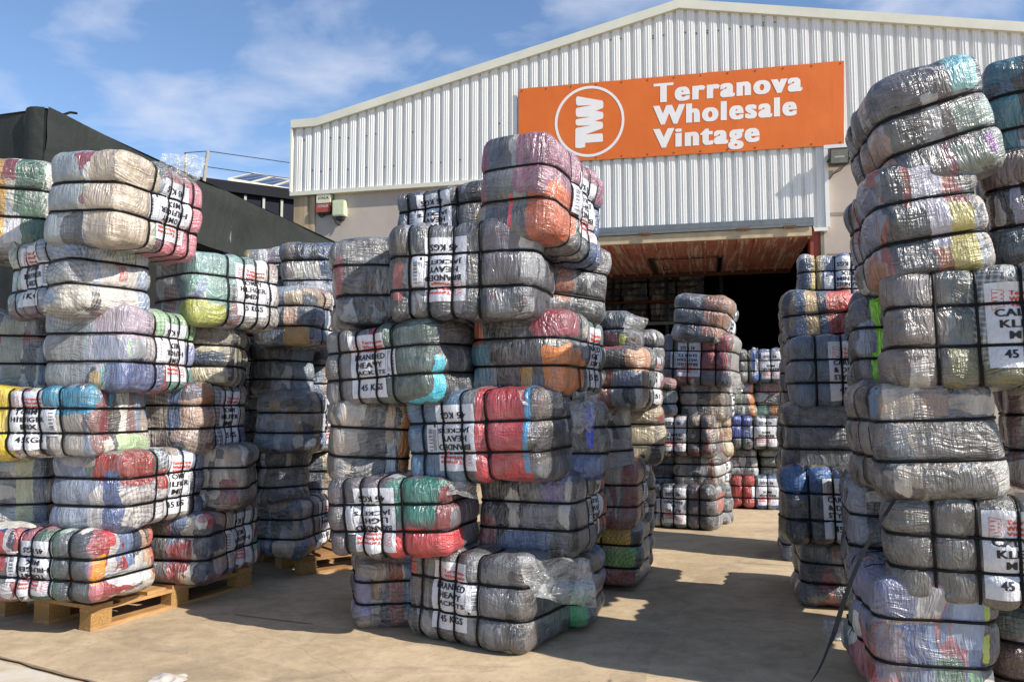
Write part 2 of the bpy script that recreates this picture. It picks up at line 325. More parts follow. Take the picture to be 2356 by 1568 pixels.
def label_geo(kind):
    """flat label 0.26 x 0.40 as (V, F, material index) cut into small cells so that it follows the bulges"""
    if kind in _lc: return _lc[kind]
    mb = MB()
    rows = LAB[kind]; y = .075; hts = .036
    for i, rrow in enumerate(rows[:3]):
        if rrow:
            wd = min(.225, .034 * len(rrow) + .01)
            V, Fc = text_fit(rrow, .012 - wd / 2, .012 + wd / 2, y - hts, y, .045); mb.add(V, Fc, 2)
        y -= .052
    V, Fc = text_fit(rows[3], -.07, .10, -.155, -.115, .045); mb.add(V, Fc, 2)
    for i, rrow in enumerate(('Terranova', 'Wholesale', 'Vintage')):
        wd = .017 * len(rrow)
        V, Fc = text_fit(rrow, -.035, -.035 + wd, .158 - i * .028 - .021, .158 - i * .028, .05); mb.add(V, Fc, 1)
    # monogram outline, zig-zag letters turned on their side
    def stroke(a, b, wd=.0035):
        a = np.array(a); b = np.array(b); d = (b - a) / np.linalg.norm(b - a); n = np.array([-d[1], d[0]]) * wd / 2
        mb.add([(*(a + n), 0), (*(b + n), 0), (*(b - n), 0), (*(a - n), 0)][::-1], [(0, 1, 2, 3)], 1)
    MGO = [(530,380),(570,315),(1050,400),(1068,530),(920,597),(1068,640),(1060,748),(905,795),(1060,830),(1050,940),(715,1060),(1056,1040),(1060,1190),(715,1222),(712,1310),(520,1310),(530,940),(815,885),(530,870),(535,762),(815,715),(540,705),(535,545),(845,490),(545,480)]
    pts = [(-.102 + (a_ - 520) / 550 * .048, .168 - (b_ - 315) / 1000 * .095) for a_, b_ in MGO]; pts.append(pts[0])
    for a, b in zip(pts[:-1], pts[1:]): stroke(a, b, .0022)
    me = bpy.data.meshes.new('l'); me.from_pydata(mb.V, [], mb.F); bm = bmesh.new(); bm.from_mesh(me)
    bm.faces.ensure_lookup_table()
    for f, m in zip(bm.faces, mb.M): f.material_index = m
    for k in range(-11, 12):
        for no, st in (((1, 0, 0), .012), ((0, 1, 0), .018)):
            bmesh.ops.bisect_plane(bm, geom=bm.verts[:] + bm.edges[:] + bm.faces[:], plane_co=(no[0] * k * st, no[1] * k * st, 0), plane_no=no)
    bm.verts.index_update()
    V = np.array([tuple(v.co) for v in bm.verts]); Fc = [tuple(v.index for v in f.verts) for f in bm.faces]; Mi = [f.material_index for f in bm.faces]
    bm.free(); bpy.data.meshes.remove(me)
    _lc[kind] = (V, Fc, Mi); return _lc[kind]
def barcode_geo():
    mb = MB(); r = random.Random(3)
    for i in range(4, 23):
        if r.random() < .68: mb.quad((-.004, -.08 + i * .007, 0), (.024, -.08 + i * .007, 0), (.024, -.0775 + i * .007 + r.random() * .002, 0), (-.004, -.0775 + i * .007 + r.random() * .002, 0), 2)
    for x in (-.026, -.018, -.011):
        mb.quad((x, -.05, 0), (x + .0025, -.05, 0), (x + .0025, .07, 0), (x, .07, 0), 2)
    mb.quad((-.028, -.078, 0), (-.016, -.078, 0), (-.016, -.062, 0), (-.028, -.062, 0), 2)
    return np.array(mb.V), mb.F, mb.M
BAR = barcode_geo()

# ------------------------------------------------------------------ bale
class Surf:
    def __init__(s, L, W, H, r, xs, zs, seed, A=(.015, .023), lump=.026, sw=.0135):
        s.a = np.array([L / 2, W / 2, H / 2]); s.r = min(r, H * .3); s.xs = np.array(xs); s.zs = np.array(zs); s.seed = seed; s.A = A; s.lump = lump; s.sw = sw
        rr = np.random.RandomState(seed % 100000); s.t1 = rr.uniform(-.05, .05); s.t2 = rr.uniform(-.03, .03); s.tw = rr.uniform(-.04, .04)
    def __call__(s, C):
        C = np.asarray(C, float); a = s.a; r = s.r
        inn = np.clip(C, -(a - r), a - r); d = C - inn; ln = np.linalg.norm(d, axis=1, keepdims=True); n = d / np.maximum(ln, 1e-9)
        q = inn + n * r
        dx = np.min(np.abs(C[:, 0:1] - s.xs[None]), axis=1) if len(s.xs) else np.full(len(C), 9.)
        dz = np.min(np.abs(C[:, 2:3] - s.zs[None]), axis=1)
        def h(dd, R):
            x = np.clip((dd - s.sw * .5) / R, 0, 1); return np.sin(PI / 2 * x) ** .5
        nx = n[:, 0] ** 2; nz = n[:, 2] ** 2
        # horizontal straps do not pinch the top/bottom, vertical ones do not pinch the ends
        disp = -s.A[0] * (1 - h(dz, .062)) * (1 - nz) - s.A[1] * (1 - h(dx, .078)) * (1 - nx)
        disp += .009
        # whole faces belly out
        u = C / a
        disp += .014 * (1 - nx) * (1 - nz) * np.maximum(0, 1 - u[:, 0] ** 2) + .016 * nx * np.maximum(0, 1 - u[:, 1] ** 2)
        ci = np.searchsorted(s.xs, C[:, 0]); cj = np.searchsorted(s.zs, C[:, 2])
        fid = np.argmax(np.abs(n), axis=1) * 2 + (np.take_along_axis(n, np.argmax(np.abs(n), axis=1)[:, None], 1)[:, 0] > 0)
        ci = np.where(nx > .5, 9, ci)
        rnd = _tab[(ci * 131 + cj * 17 + s.seed * 7) & 4095] * 2 - 1
        mk = h(dz, .06) * h(dx, .06) * (1 - np.abs(2 * np.clip(nx, 0, 1) - 1) ** 4 * 0) * np.where(nz > .5, .4, 1) * np.clip(np.abs(nx - .5) * 2, 0, 1)
        disp += rnd * .017 * mk
        lm = vnoise(C * 3.6, s.seed % 97) * s.lump + vnoise(C * 12.0, s.seed % 53 + 9) * s.lump * .33
        cell = np.stack([np.floor((C[:, 0] + 9) / .2), np.zeros(len(C)), np.searchsorted(s.zs, C[:, 2])], 1).astype(float)
        p = q + n * (disp + lm)[:, None]
        z = p[:, 2] / a[2]
        p = p.copy()
        p[:, 0] += s.t1 * a[0] * z * .5; p[:, 1] += s.t2 * z * a[1]
        p[:, 2] += np.where(nz > .3, n[:, 2] * vnoise(C * 3.1, s.seed % 31 + 3) * .012, 0)
        p[:, 0] *= 1 + .03 * s.tw * z
        return p, n
def axis_lines(a, straps, sw, nseg, r):
    L = [-a, a, -(a - r), a - r, -(a - r * .5), a - r * .5, -(a - r * .8), a - r * .8, -(a - r * .22), a - r * .22]
    pts = sorted(straps)
    for s in pts: L += [s - sw / 2, s + sw / 2, s - sw / 2 - .006, s + sw / 2 + .006, s - sw / 2 - .017, s + sw / 2 + .017]
    ed = [-a] + pts + [a]
    for p, q in zip(ed[:-1], ed[1:]):
        k = max(2, int(round((q - p) / nseg)))
        for i in range(1, k): L.append(p + (q - p) * i / k)
    L = sorted(L); o = [L[0]]
    for x in L[1:]:
        if x - o[-1] > .0045: o.append(x)
    o[-1] = a
    return np.array(o)
def body_mesh(S, seg):
    a = S.a
    X = axis_lines(a[0], list(S.xs), S.sw, seg, S.r); Z = axis_lines(a[2], list(S.zs), S.sw, seg, S.r); Y = axis_lines(a[1], [], S.sw, seg * 1.3, S.r)
    C = []; Q = []; b = 0
    def grid(U, V_, fn, flip):
        nonlocal b
        u, v = np.meshgrid(U, V_, indexing='ij'); c = fn(u.ravel(), v.ravel()); C.append(c)
        nu, nv = len(U), len(V_); i = np.arange((nu - 1) * (nv - 1)); ii = i // (nv - 1); jj = i % (nv - 1); k = ii * nv + jj + b
        q = np.stack([k, k + nv, k + nv + 1, k + 1], 1); Q.append(q[:, ::-1] if flip else q); b += nu * nv
    o = np.ones
    grid(X, Z, lambda u, v: np.stack([u, -a[1] * o(len(u)), v], 1), False)
    grid(X, Z, lambda u, v: np.stack([u, a[1] * o(len(u)), v], 1), True)
    grid(Y, Z, lambda u, v: np.stack([a[0] * o(len(u)), u, v], 1), False)
    grid(Y, Z, lambda u, v: np.stack([-a[0] * o(len(u)), u, v], 1), True)
    grid(X, Y, lambda u, v: np.stack([u, v, a[2] * o(len(u))], 1), False)
    grid(X, Y, lambda u, v: np.stack([u, v, -a[2] * o(len(u))], 1), True)
    C = np.concatenate(C); Q = np.concatenate(Q)
    key = np.round(C * 5000).astype(np.int64); _, idx, inv = np.unique(key, axis=0, return_index=True, return_inverse=True)
    C = C[idx]; Q = inv.ravel()[Q]
    P, _n = S(C)
    return P, Q
def np_mesh(name, P, Q, mat, parent, z0):
    me = bpy.data.meshes.new(name); nq = len(Q)
    P = P + np.array([0, 0, z0])
    me.vertices.add(len(P)); me.vertices.foreach_set('co', P.astype(np.float32).ravel())
    me.loops.add(nq * 4); me.loops.foreach_set('vertex_index', Q.astype(np.int32).ravel())
    me.polygons.add(nq); me.polygons.foreach_set('loop_start', np.arange(0, nq * 4, 4, dtype=np.int32))
    me.polygons.foreach_set('use_smooth', np.ones(nq, bool))
    me.materials.append(mat); me.update(calc_edges=True); me.validate()
    o = bpy.data.objects.new(name, me); COL.objects.link(o); o.parent = parent
    return o
def ring(S, axis, pos, w_, off, seg=.035):
    """a strap lying on the bale: axis 'z' = horizontal band, 'x' = vertical band"""
    a = S.a
    i, j = (0, 1) if axis == 'z' else (1, 2)
    def side(lo, hi, rr):
        m = np.arange(lo + rr, hi - rr, seg); e = [lo, lo + rr * .12, lo + rr * .3, lo + rr * .5, lo + rr * .75]
        return np.array(e + list(m) + [2 * 0 + (lo + hi) - x for x in e[::-1]])
    A = side(-a[i], a[i], S.r); B = side(-a[j], a[j], S.r)
    pts = [(u, -a[j]) for u in A] + [(a[i], v) for v in B[1:]] + [(u, a[j]) for u in A[::-1][1:]] + [(-a[i], v) for v in B[::-1][1:-1]]
    n = len(pts); C0 = np.zeros((n, 3)); C0[:, i] = [p[0] for p in pts]; C0[:, j] = [p[1] for p in pts]
    k = 2 if axis == 'z' else 0; C0[:, k] = pos
    P, N = S(C0)
    N = N.copy(); N[:, k] = 0; N /= np.linalg.norm(N, axis=1, keepdims=True)
    e = np.zeros(3); e[k] = w_ / 2
    V = np.concatenate([P + N * off + e, P + N * (off + .0016) + e, P + N * (off + .0016) - e, P + N * off - e])
    Q = []
    for m in range(n):
        m2 = (m + 1) % n
        for t in range(4):
            t2 = (t + 1) % 4; Q.append((t * n + m, t2 * n + m, t2 * n + m2, t * n + m2))
    return V, np.array(Q)[:, ::-1]
def flat_on(S, V, cx, cz, rot, off):
    """wrap flat artwork on the long (-y) face"""
    c, s_ = math.cos(rot), math.sin(rot)
    x = cx + V[:, 0] * c - V[:, 1] * s_; z = cz + V[:, 0] * s_ + V[:, 1] * c
    z = np.clip(z, -S.a[2] * .985, S.a[2] * .985); x = np.clip(x, -S.a[0] * .985, S.a[0] * .985)
    C = np.stack([x, np.full(len(x), -S.a[1]), z], 1); P, N = S(C)
    return P + N * (off + V[:, 2:3])
def paper_geo(w_, h_):
    X = np.linspace(-w_ / 2, w_ / 2, 34); Z = np.linspace(-h_ / 2, h_ / 2, 44)
    u, v = np.meshgrid(X, Z, indexing='ij'); V = np.stack([u.ravel(), v.ravel(), 0 * u.ravel()], 1); nv = len(Z)
    return V, [(i * nv + j, (i + 1) * nv + j, (i + 1) * nv + j + 1, i * nv + j + 1) for i in range(len(X) - 1) for j in range(nv - 1)]

NB = [0]
def make_bale(label, group, center, psi, roll, L, W, H, side, xs, pal, text=None, flip=False, acc=(), haze=.45, plaid=.0, seg=.028, lx=None, low=False, pitch=0.0, bar=True):
    NB[0] += 1; seed = 1000 + NB[0] * 37
    rr = random.Random(seed)
    zs = [-H / 6 + rr.uniform(-.008, .008), H / 6 + rr.uniform(-.008, .008)]
    S = Surf(L, W, H, .068 if H > .4 else .06, xs, zs, seed)
    Mt = Matrix.Rotation(math.radians(roll), 4, 'Y') @ Matrix.Rotation(math.radians(pitch), 4, 'X') @ Matrix.Rotation(psi, 4, 'Z')
    base = Vector(center) - (Mt @ Vector((0, 0, H / 2)))
    e = empty('clothing_bale', base, 0, label, 'bale', group); e.rotation_euler = Mt.to_euler()
    ac = []
    for (face, u, v, ru, rv, h) in acc:                    # u,v as fractions of the face, radii as fractions
        if face == 'long': ac.append((u * L, -W / 2, v * H + H / 2, ru * L, .22, rv * H, h))
        else:
            s_ = 1 if side == 'L' else -1
            ac.append((s_ * L / 2, s_ * u * W, v * H + H / 2, .24, ru * W, rv * H, h))
    m = bale_mat(pal, seed, ac, (L, W, H), 0, haze, plaid)
    P, Q = body_mesh(S, seg); np_mesh('wrapped_bundle', P, Q, m, e, H / 2)
    if low:
        return e, S
    for z in zs:
        V, Q = ring(S, 'z', z, S.sw, .0065); np_mesh('strap', V, Q, M_STRAP, e, H / 2)
    for x in xs:
        V, Q = ring(S, 'x', x, S.sw * .95, .0095); np_mesh('strap', V, Q, M_STRAP, e, H / 2)
    if text:
        V, Fc, Mi = label_geo(text); pv, pf = paper_geo(.25, .37)
        if lx is None: lx = -L / 2 + L * .42 if side == 'L' else L / 2 - L * .40
        rot = PI if flip else 0; cz = rr.uniform(-.01, .01)
        k = min(1.0, H / .47); sc2 = np.array([1, k, 1]) * 1.0; V = V * np.array([.98, .93, 1])
        A = flat_on(S, pv * sc2, lx, cz, rot, .0035); B = flat_on(S, V * sc2, lx, cz, rot, .0055)
        allV = np.concatenate([A, B]) + np.array([0, 0, H / 2])
        mesh_obj('paper_label', allV, pf + [tuple(i + len(A) for i in f) for f in Fc], [M_PAPER, M_RED, M_BLACK], e, [0] * len(pf) + Mi, True)
        if bar:
            bx = lx + (-.165 if (flip) else .165)
            pv, pf = paper_geo(.075, .175); V, Fc, Mi = BAR
            A = flat_on(S, pv, bx, 0, rot, .0025 + .002); B = flat_on(S, V, bx, 0, rot, .0065)
            allV = np.concatenate([A, B]) + np.array([0, 0, H / 2])
            mesh_obj('barcode_sticker', allV, pf + [tuple(i + len(A) for i in f) for f in Fc], [M_PAPER, M_RED, M_BLACK], e, [0] * len(pf) + Mi, True)
    return e, S
BALES = {}
def bale(key, label, group, side, xl, xc, xr, yt, yb, Y, th, pal, text=None, flip=False, acc=(), roll=0, Ld=None, even=False, hz=.45, pl=0.0, seg=.028, lx=None, pitch=0.0, bar=True, grow=1.055, z0=None, frs=None):
    ym = (yt + yb) / 2
    if xl == xc:
        k0 = ray(xc, ym); th = min(th, -math.degrees(math.atan(k0[0] / k0[1])) + 2)
    th = math.radians(th)
    P = at(xc, ym, Y); zt = at(xc, yt, Y)[2]; zb = at(xc, yb, Y)[2]
    if z0 is not None: zb = z0
    kr = ray(xr, ym); kr = kr[0] / kr[1]; kl = ray(xl, ym); kl = kl[0] / kl[1]
    if xl < xc < xr:
        best = None
        for dg in range(-26, 27):
            t_ = th + math.radians(dg); c, s_ = math.cos(t_), math.sin(t_)
            if c - kr * s_ <= .02 or s_ + kl * c <= .02: continue
            a_ = (kr * P[1] - P[0]) / (c - kr * s_); b_ = (P[0] - kl * P[1]) / (s_ + kl * c)
            lo_, sh_ = (a_, b_) if side == 'R' else (b_, a_)
            pen = max(0, .80 - lo_, lo_ - 1.0) * 6 + max(0, .52 - sh_, sh_ - .70) * 6 + abs(dg) * .012
            if best is None or pen < best[0]: best = (pen, t_)
        th = best[1]
    c, s_ = math.cos(th), math.sin(th)
    Lr = (kr * P[1] - P[0]) / (c - kr * s_) if xr > xc else None
    Ll = (P[0] - kl * P[1]) / (s_ + kl * c) if xl < xc else None
    lo, sh = ((.72, 1.18), (.42, .80))
    cl = lambda v, b: min(max(v, b[0]), b[1])
    if side == 'R':
        Lr = cl(Lr, lo); Ll = cl(Ll, sh) if Ll else (Ld or .62)
    else:
        Ll = cl(Ll, lo) if Ll else (Ld or .92); Lr = cl(Lr, sh)
    dR = np.array([c, s_, 0]); dL = np.array([-s_, c, 0])
    if xl == xc and (key[0] in 'RAL' or key in ('M2b', 'M4b', 'M5b', 'M3b', 'B2a', 'B4a', 'C4c')):
        full = (kr * P[1] - P[0]) / (c - kr * s_)
        if Lr > full: P = P - dR * (Lr - full)
    cen = P + dR * Lr / 2 + dL * Ll / 2; H = (zt - zb) * grow; cen[2] = (zt + zb) / 2
    if side == 'R': L, W, psi = Lr, Ll, th
    else: L, W, psi = Ll, Lr, th - PI / 2
    if even: fr = [.2, .4, .6, .8]
    else: fr = [.15, .31, .47, .65]
    if frs: fr = frs
    r = random.Random(hash_s(key)); fr = [f + r.uniform(-.012, .012) for f in fr]
    xs = [(-L / 2 + f * L) if side == 'L' else (L / 2 - f * L) for f in fr]
    e, S = make_bale(label, group, cen, psi, roll, L, W, H, side, sorted(xs), pal, text, flip, acc, hz, pl, seg, lx, False, pitch, bar)
    BALES[key] = (e, S, H)
    return e
def hash_s(s):
    v = 7
    for ch in s: v = (v * 131 + ord(ch)) % 1000003
    return v

# ================================================================== SETTING
# ground: one sheet to the horizon
def mk_ground():
    t = NT('yard_concrete'); v = t.obj()
    big = t.noise(v, .35, 5, .6, .3).outputs['Fac']
    mid = t.noise(v, 2.2, 7, .65, .6).outputs['Fac']
    c = t.ramp(mid, [(.3, lin('#a39175')), (.5, lin('#b8a385')), (.7, lin('#c6b294'))])
    c = t.mix(1.0, c, t.ramp(big, [(.3, g(.82)), (.7, g(1.1))]), 'MULTIPLY')
    st = t.noise(t.map(v, (1, 2.6, 1), rot=(0, 0, .35)), 1.3, 8, .72, .9).outputs['Fac']
    c = t.mix(t.ramp(st, [(.55, g(0)), (.69, g(.42))]), c, lin('#6b6257'))
    rs = t.noise(t.map(v, (1, 1.8, 1), (4, 2, 0), (0, 0, -.3)), 1.9, 8, .7, .8).outputs['Fac']
    c = t.mix(t.ramp(rs, [(.6, g(0)), (.78, g(.32))]), c, lin('#a06f45'))
    sp = t.noise(v, 26, 4, .7).outputs['Fac']
    c = t.mix(t.ramp(sp, [(.62, g(0)), (.70, g(.6))]), c, lin('#4a443c'))
    sp2 = t.noise(v, 9, 5, .75, .5).outputs['Fac']
    c = t.mix(1.0, c, t.ramp(sp2, [(.32, g(.84)), (.6, g(1.08))]), 'MULTIPLY')
    dv = t.n('ShaderNodeVectorMath', {0: t.noise(v, .8, 2).outputs['Color'], 1: (.25, .25, 0), 2: v}, operation='MULTIPLY_ADD').outputs[0]
    for (ox, oy, rad) in ((-6.0, -3.0, 7.35), (-6.1, -3.0, 8.9), (9.0, 2.0, 8.6)):
        dd = t.n('ShaderNodeVectorMath', {0: dv, 1: (ox, oy, 0)}, operation='DISTANCE').outputs['Value']
        band = t.math('LESS_THAN', t.math('ABSOLUTE', t.math('SUBTRACT', dd, rad)), .085)
        c = t.mix(t.math('MULTIPLY', band, t.ramp(t.noise(v, 5, 4, .7).outputs['Fac'], [(.4, g(.0)), (.7, g(.32))])), c, lin('#4d463d'))
    fn = t.noise(v, 140, 3, .6).outputs['Fac']
    c = t.mix(1.0, c, t.ramp(fn, [(.3, g(.86)), (.7, g(1.1))]), 'MULTIPLY')
    # hairline cracks
    vo = t.n('ShaderNodeTexVoronoi', {'Vector': t.mix(.12, v, t.noise(v, 3, 4).outputs['Color']), 'Scale': .33}, feature='DISTANCE_TO_EDGE').outputs['Distance']
    c = t.mix(t.math('MULTIPLY', t.math('LESS_THAN', vo, .0011), .2), c, lin('#5a5044'))
    nm = t.bump(t.math('ADD', fn, mid), .25, .004)
    return t.out(c, .82, nm)
M_GROUND = mk_ground()
mb = MB(); mb.quad((-300, -60, 0), (300, -60, 0), (300, 500, 0), (-300, 500, 0)); o = mb.build('ground', M_GROUND); tag(o, kind='structure')
# older, paler slab at the front left with a joint filled with grit
def mk_slab():
    t = NT('pale_old_concrete'); v = t.obj()
    n = t.noise(v, 3.5, 8, .68, 1.0).outputs['Fac']
    c = t.ramp(n, [(.3, lin('#a9906f')), (.45, lin('#bdb09b')), (.62, lin('#c4bdb0')), (.8, lin('#9c9282'))])
    return t.out(c, .85, t.bump(t.noise(v, 90, 3).outputs['Fac'], .3, .004))
def gp(x, y, z=0.0):
    r = ray(x, y); k = (z - HC) / r[2]; return Vector((r[0] * k, r[1] * k, z))
A = gp(-60, 1491); B = gp(250, 1572); dr = (B - A).normalized()
A2 = A - dr * 4; B2 = B + dr * 3; nrm = Vector((dr.y, -dr.x, 0)); nrm = nrm if nrm.y < 0 else -nrm
mb = MB(); u = Vector((0, 0, .004)); mb.quad(A2 + nrm * .06 + u, A2 + nrm * 4 + u, B2 + nrm * 4 + u, B2 + nrm * .06 + u); o = mb.build('pavement', mk_slab()); tag(o, kind='structure')
mb = MB()
rr_ = random.Random(5); prev = None; N_ = 60
for i in range(N_ + 1):
    p = A2.lerp(B2, i / N_); a_ = p + nrm * (.015 + rr_.uniform(-.006, .006)) + Vector((0, 0, .004)); b_ = p + nrm * (.04 + rr_.uniform(-.008, .008)) + Vector((0, 0, .010))
    if prev: mb.quad(prev[0], a_, b_, prev[1])
    prev = (a_, b_)
o = mb.build('expansion_joint', simple('joint_grit', '#8a765c', .95, .5, 18, .8)); tag(o, kind='structure')
# expansion joints of the yard
mb = MB()
for (x0, y0, x1, y1) in ((540, 1412, 720, 1434), (1690, 1292, 1850, 1302),):
    a, b = gp(x0, y0, .004), gp(x1, y1, .004); d = (b - a).normalized(); n = Vector((-d.y, d.x, 0)) * .004
    mb.quad(a - n, b - n, b + n, a + n)
o = mb.build('pavement_joint', simple('joint_dark', '#4f463b', .95)); tag(o, kind='structure')

# ------------------------------------------------------------------ warehouse (local frame: x along the wall, y outwards to the yard = -y, z up)
AL = math.atan(.2406)
WO = Vector((0, 13.5, 0))
Rw = Matrix.Rotation(-AL, 4, 'Z'); Mw = Matrix.Translation(WO) @ Rw; Mi = Mw.inverted()
def wall_pt(x, y, off=0.0):
    """pixel -> (u, z) on the wall plane; off = distance in front of it"""
    r = Vector(ray(x, y)); o_ = Mi @ Vector((0, 0, HC)); d = Mi.to_3x3() @ r
    k = (-off - o_.y) / d.y; p = o_ + d * k; return p.x, p.z
def mk_clad():
    t = NT('white_sheet_steel'); v = t.obj()
    n = t.noise(t.map(v, (2.5, 1, .35)), 2.0, 6, .65).outputs['Fac']
    c = t.ramp(n, [(.3, lin('#dddcd8')), (.7, lin('#e6e5e2'))])
    st = t.noise(t.map(v, (14, 1, .5)), 1, 5, .7).outputs['Fac']
    c = t.mix(t.ramp(st, [(.66, g(0)), (.82, g(.16))]), c, lin('#b39a7b'))
    sx_ = t.n('ShaderNodeSeparateXYZ', {0: v})
    # faint sheet laps
    lap = t.math('LESS_THAN', t.math('FRACT', t.math('MULTIPLY', sx_.outputs[0], .952)), .006)
    c = t.mix(t.math('MULTIPLY', lap, .5), c, lin('#96958f'))
    return t.out(c, .42, None)
M_CLAD = mk_clad()
M_TRIM = simple('cream_trim_steel', '#d8d6c6', .4, .15, 1.5)
def mk_conc():
    t = NT('precast_panel'); v = t.obj()
    n = t.noise(v, 1.2, 7, .62).outputs['Fac']
    c = t.ramp(n, [(.3, lin('#a99d93')), (.7, lin('#bcb0a5'))])
    st = t.noise(t.map(v, (5, 1, .35)), 1.0, 6, .65).outputs['Fac']
    c = t.mix(t.ramp(st, [(.6, g(0)), (.8, g(.25))]), c, lin('#80756b'))
    sp = t.noise(v, 18, 2, .5).outputs['Fac']
    c = t.mix(t.ramp(sp, [(.74, g(0)), (.77, g(.6))]), c, lin('#5a5048'))
    return t.out(c, .85, t.bump(t.noise(v, 60, 3).outputs['Fac'], .2, .004))
M_CONC = mk_conc()
def mk_pillar():
    t = NT('stained_pillar_concrete'); v = t.obj()
    n = t.noise(t.map(v, (14, 14, .8)), 1, 6, .7).outputs['Fac']
    c = t.ramp(n, [(.3, lin('#5b5146')), (.45, lin('#9c8567')), (.62, lin('#b9a88c')), (.8, lin('#b58a58'))])
    return t.out(c, .85)
wh = empty('warehouse', WO, -AL, 'large white corrugated steel warehouse with an open door and a banner', 'building')
uL, zLb = wall_pt(678, 446); u1, z1 = wall_pt(735, 281); uR, zr = wall_pt(1562, 12); u3, z3 = wall_pt(2350, 66)
_, zLt = wall_pt(680, 282)
sl2 = (z3 - zr) / (u3 - uR); uEnd = uR + (uR - uL)
def ztop(u):
    if u < u1: return z1
    if u < uR: return z1 + (zr - z1) * (u - u1) / (uR - u1)
    return max(z1, zr + sl2 * (u - uR))
uD0, _ = wall_pt(1290, 550); uD1, zD = wall_pt(1868, 512); uD1c, zcb = wall_pt(1897, 527)
_, zRb = wall_pt(1905, 340); _, zDl = wall_pt(1380, 548)
zD = (zD + zDl) / 2
def clad(u0, u1_, zb):
    V = []; Fc = []; p = .175
    prof = [(0, 0), (.018, 0), (.0205, -.006), (.0245, -.006), (.027, 0), (.058, 0), (.0605, -.006), (.0645, -.006), (.067, 0), (.108, 0), (.122, .042), (.154, .042), (.170, 0)]
    us = []; k = math.floor(u0 / p)
    while k * p < u1_:
        us += [(k * p + a, b) for a, b in prof]; k += 1
    us += [(k * p, 0)]
    full = us; us = [x for x in us if u0 < x[0] < u1_]
    ip = lambda q: float(np.interp(q, [x[0] for x in full], [x[1] for x in full]))
    us = [(u0, ip(u0))] + us + [(u1_, ip(u1_))]
    for (u, d) in us: V += [(u, -.09 + d, zb), (u, -.09 + d, ztop(u) - .03)]
    for i in range(len(us) - 1): Fc.append((2 * i, 2 * i + 2, 2 * i + 3, 2 * i + 1))
    return V, Fc
mb = MB()
for (a, b, zb) in ((uL, uD0, zLb), (uD0, uD1 + .005, zD + .1), (uD1 + .005, uD1c, zcb), (uD1c, uEnd, zRb)):
    mb.add(*clad(a, b, zb))
CLAD_MB = mb
# trim
mb = MB()
def tbar(p, q, h_, y0, y1, m=0):
    mb.prism([(p[0], p[1] - h_), (q[0], q[1] - h_), (q[0], q[1]), (p[0], p[1])], y0, y1, m)
tbar((uL - .03, z1 + .03), (u1, z1 + .03), .15, -.15, .05); tbar((u1, z1 + .03), (uR, zr + .03), .15, -.15, .05)
tbar((uR, zr + .03), (uEnd, ztop(uEnd) + .03), .15, -.15, .05)
mb.build('roof_trim', M_TRIM, wh)
mb = MB()
mb.box(uL - .03, uD0, -.135, -.005, zLb - .07, zLb + .002); mb.box(uL - .035, uL - .004, -.145, 0, zLb + .005, z1 - .13)
mb.build('base_flashing', M_TRIM, wh)
mb = MB(); mb.box(uD1 + .01, uD1c + .03, -.13, -.005, zcb - .05, zcb + .004)
mb.box(uD1c + .001, uD1c + .06, -.13, -.005, zcb + .006, zRb - .055)
mb.box(uD1c + .001, uEnd, -.13, -.005, zRb - .05, zRb + .004)
mb.build('corner_flashing', M_CLAD, wh)
# screws on the sheet
mb = CLAD_MB; p = .175
def screw(u, z): mb.box(u - .009, u + .009, -.062, -.052, z - .009, z + .009, 1)
for zz_, a, b in ((zr - 1.1, u1 + 3.2, uD1c + 2.2),):
    pass
for k in range(int(uL / p), int(uEnd / p)):
    u = k * p + .138
    for zz_ in (z1 - .35, (zD + z1) / 2 + .25, z1 + .9, zr - .5):
        if ztop(u) > zz_ + .2 and random.Random(k * 7 + int(zz_ * 10)).random() < .45 and (u < uD1c or zz_ > zRb): screw(u, zz_ + random.Random(k).uniform(-.02, .02))
cl_o = mb.build('cladding', [M_CLAD, simple('rusty_screw', '#4a4038', .7)], wh)
# walls
LEN = 26.0
mb = MB()
uLw = uL + .02
mb.box(uLw + .42, uD0, -.03, .17, 0, zLb + .3); mb.build('front_wall', M_CONC, wh)
mb = MB(); mb.box(uD1c - .02, uEnd - .05, -.03, .17, 0, zRb + .3)
mb.build('front_wall', M_CONC, wh)
mb = MB()
for z_ in (1.05, 2.35, 3.65): 
    mb.box(uD1c + .02, uEnd - .1, -.034, -.0305, z_, z_ + .022)
    mb.box(uLw + .5, uD0, -.034, -.0305, z_, z_ + .022)
_, zj = wall_pt(1925, 497)
mb.box(uD1c + .062, uEnd - .1, -.036, -.0345, zj, zj + .05)
mb.build('panel_joint', simple('joint_gray', '#8a7f74', .9), wh)  # panel joints as thin strips, darker gray than the concrete
mb = MB(); mb.box(uLw, uLw + .415, -.06, .2, 0, zLb - .075); mb.build('corner_pillar', mk_pillar(), wh)
mb = MB()
mb.box(uLw, uLw + .2, .2, LEN, 0, z1 - .15); mb.box(uEnd - .25, uEnd - .05, .2, LEN, 0, ztop(uEnd) - .1)
mb.prism([(uLw, 0), (uEnd - .05, 0), (uEnd - .05, ztop(uEnd) - .1), (uR, zr - .1), (uLw, z1 - .1)], LEN + .003, LEN + .2)
mb.build('side_walls', simple('inner_gray_wall', '#55524e', .9), wh)
mb = MB()
mb.prism([(uLw, z1 - .14), (uR, zr - .12), (uR, zr - .02), (uLw, z1 - .04)], .051, LEN); mb.prism([(uR + .002, zr - .12), (uEnd, ztop(uEnd) - .12), (uEnd, ztop(uEnd) - .02), (uR + .002, zr - .02)], .051, LEN)
mb.build('roof', simple('roof_steel', '#8d8f90', .6), wh)
mb = MB(); mb.box(uD0 - .3, uD1c, -.02, .05, zD + .11, z1 - .2); mb.build('lining_board', simple('dark_lining', '#3a3733', .9), wh)
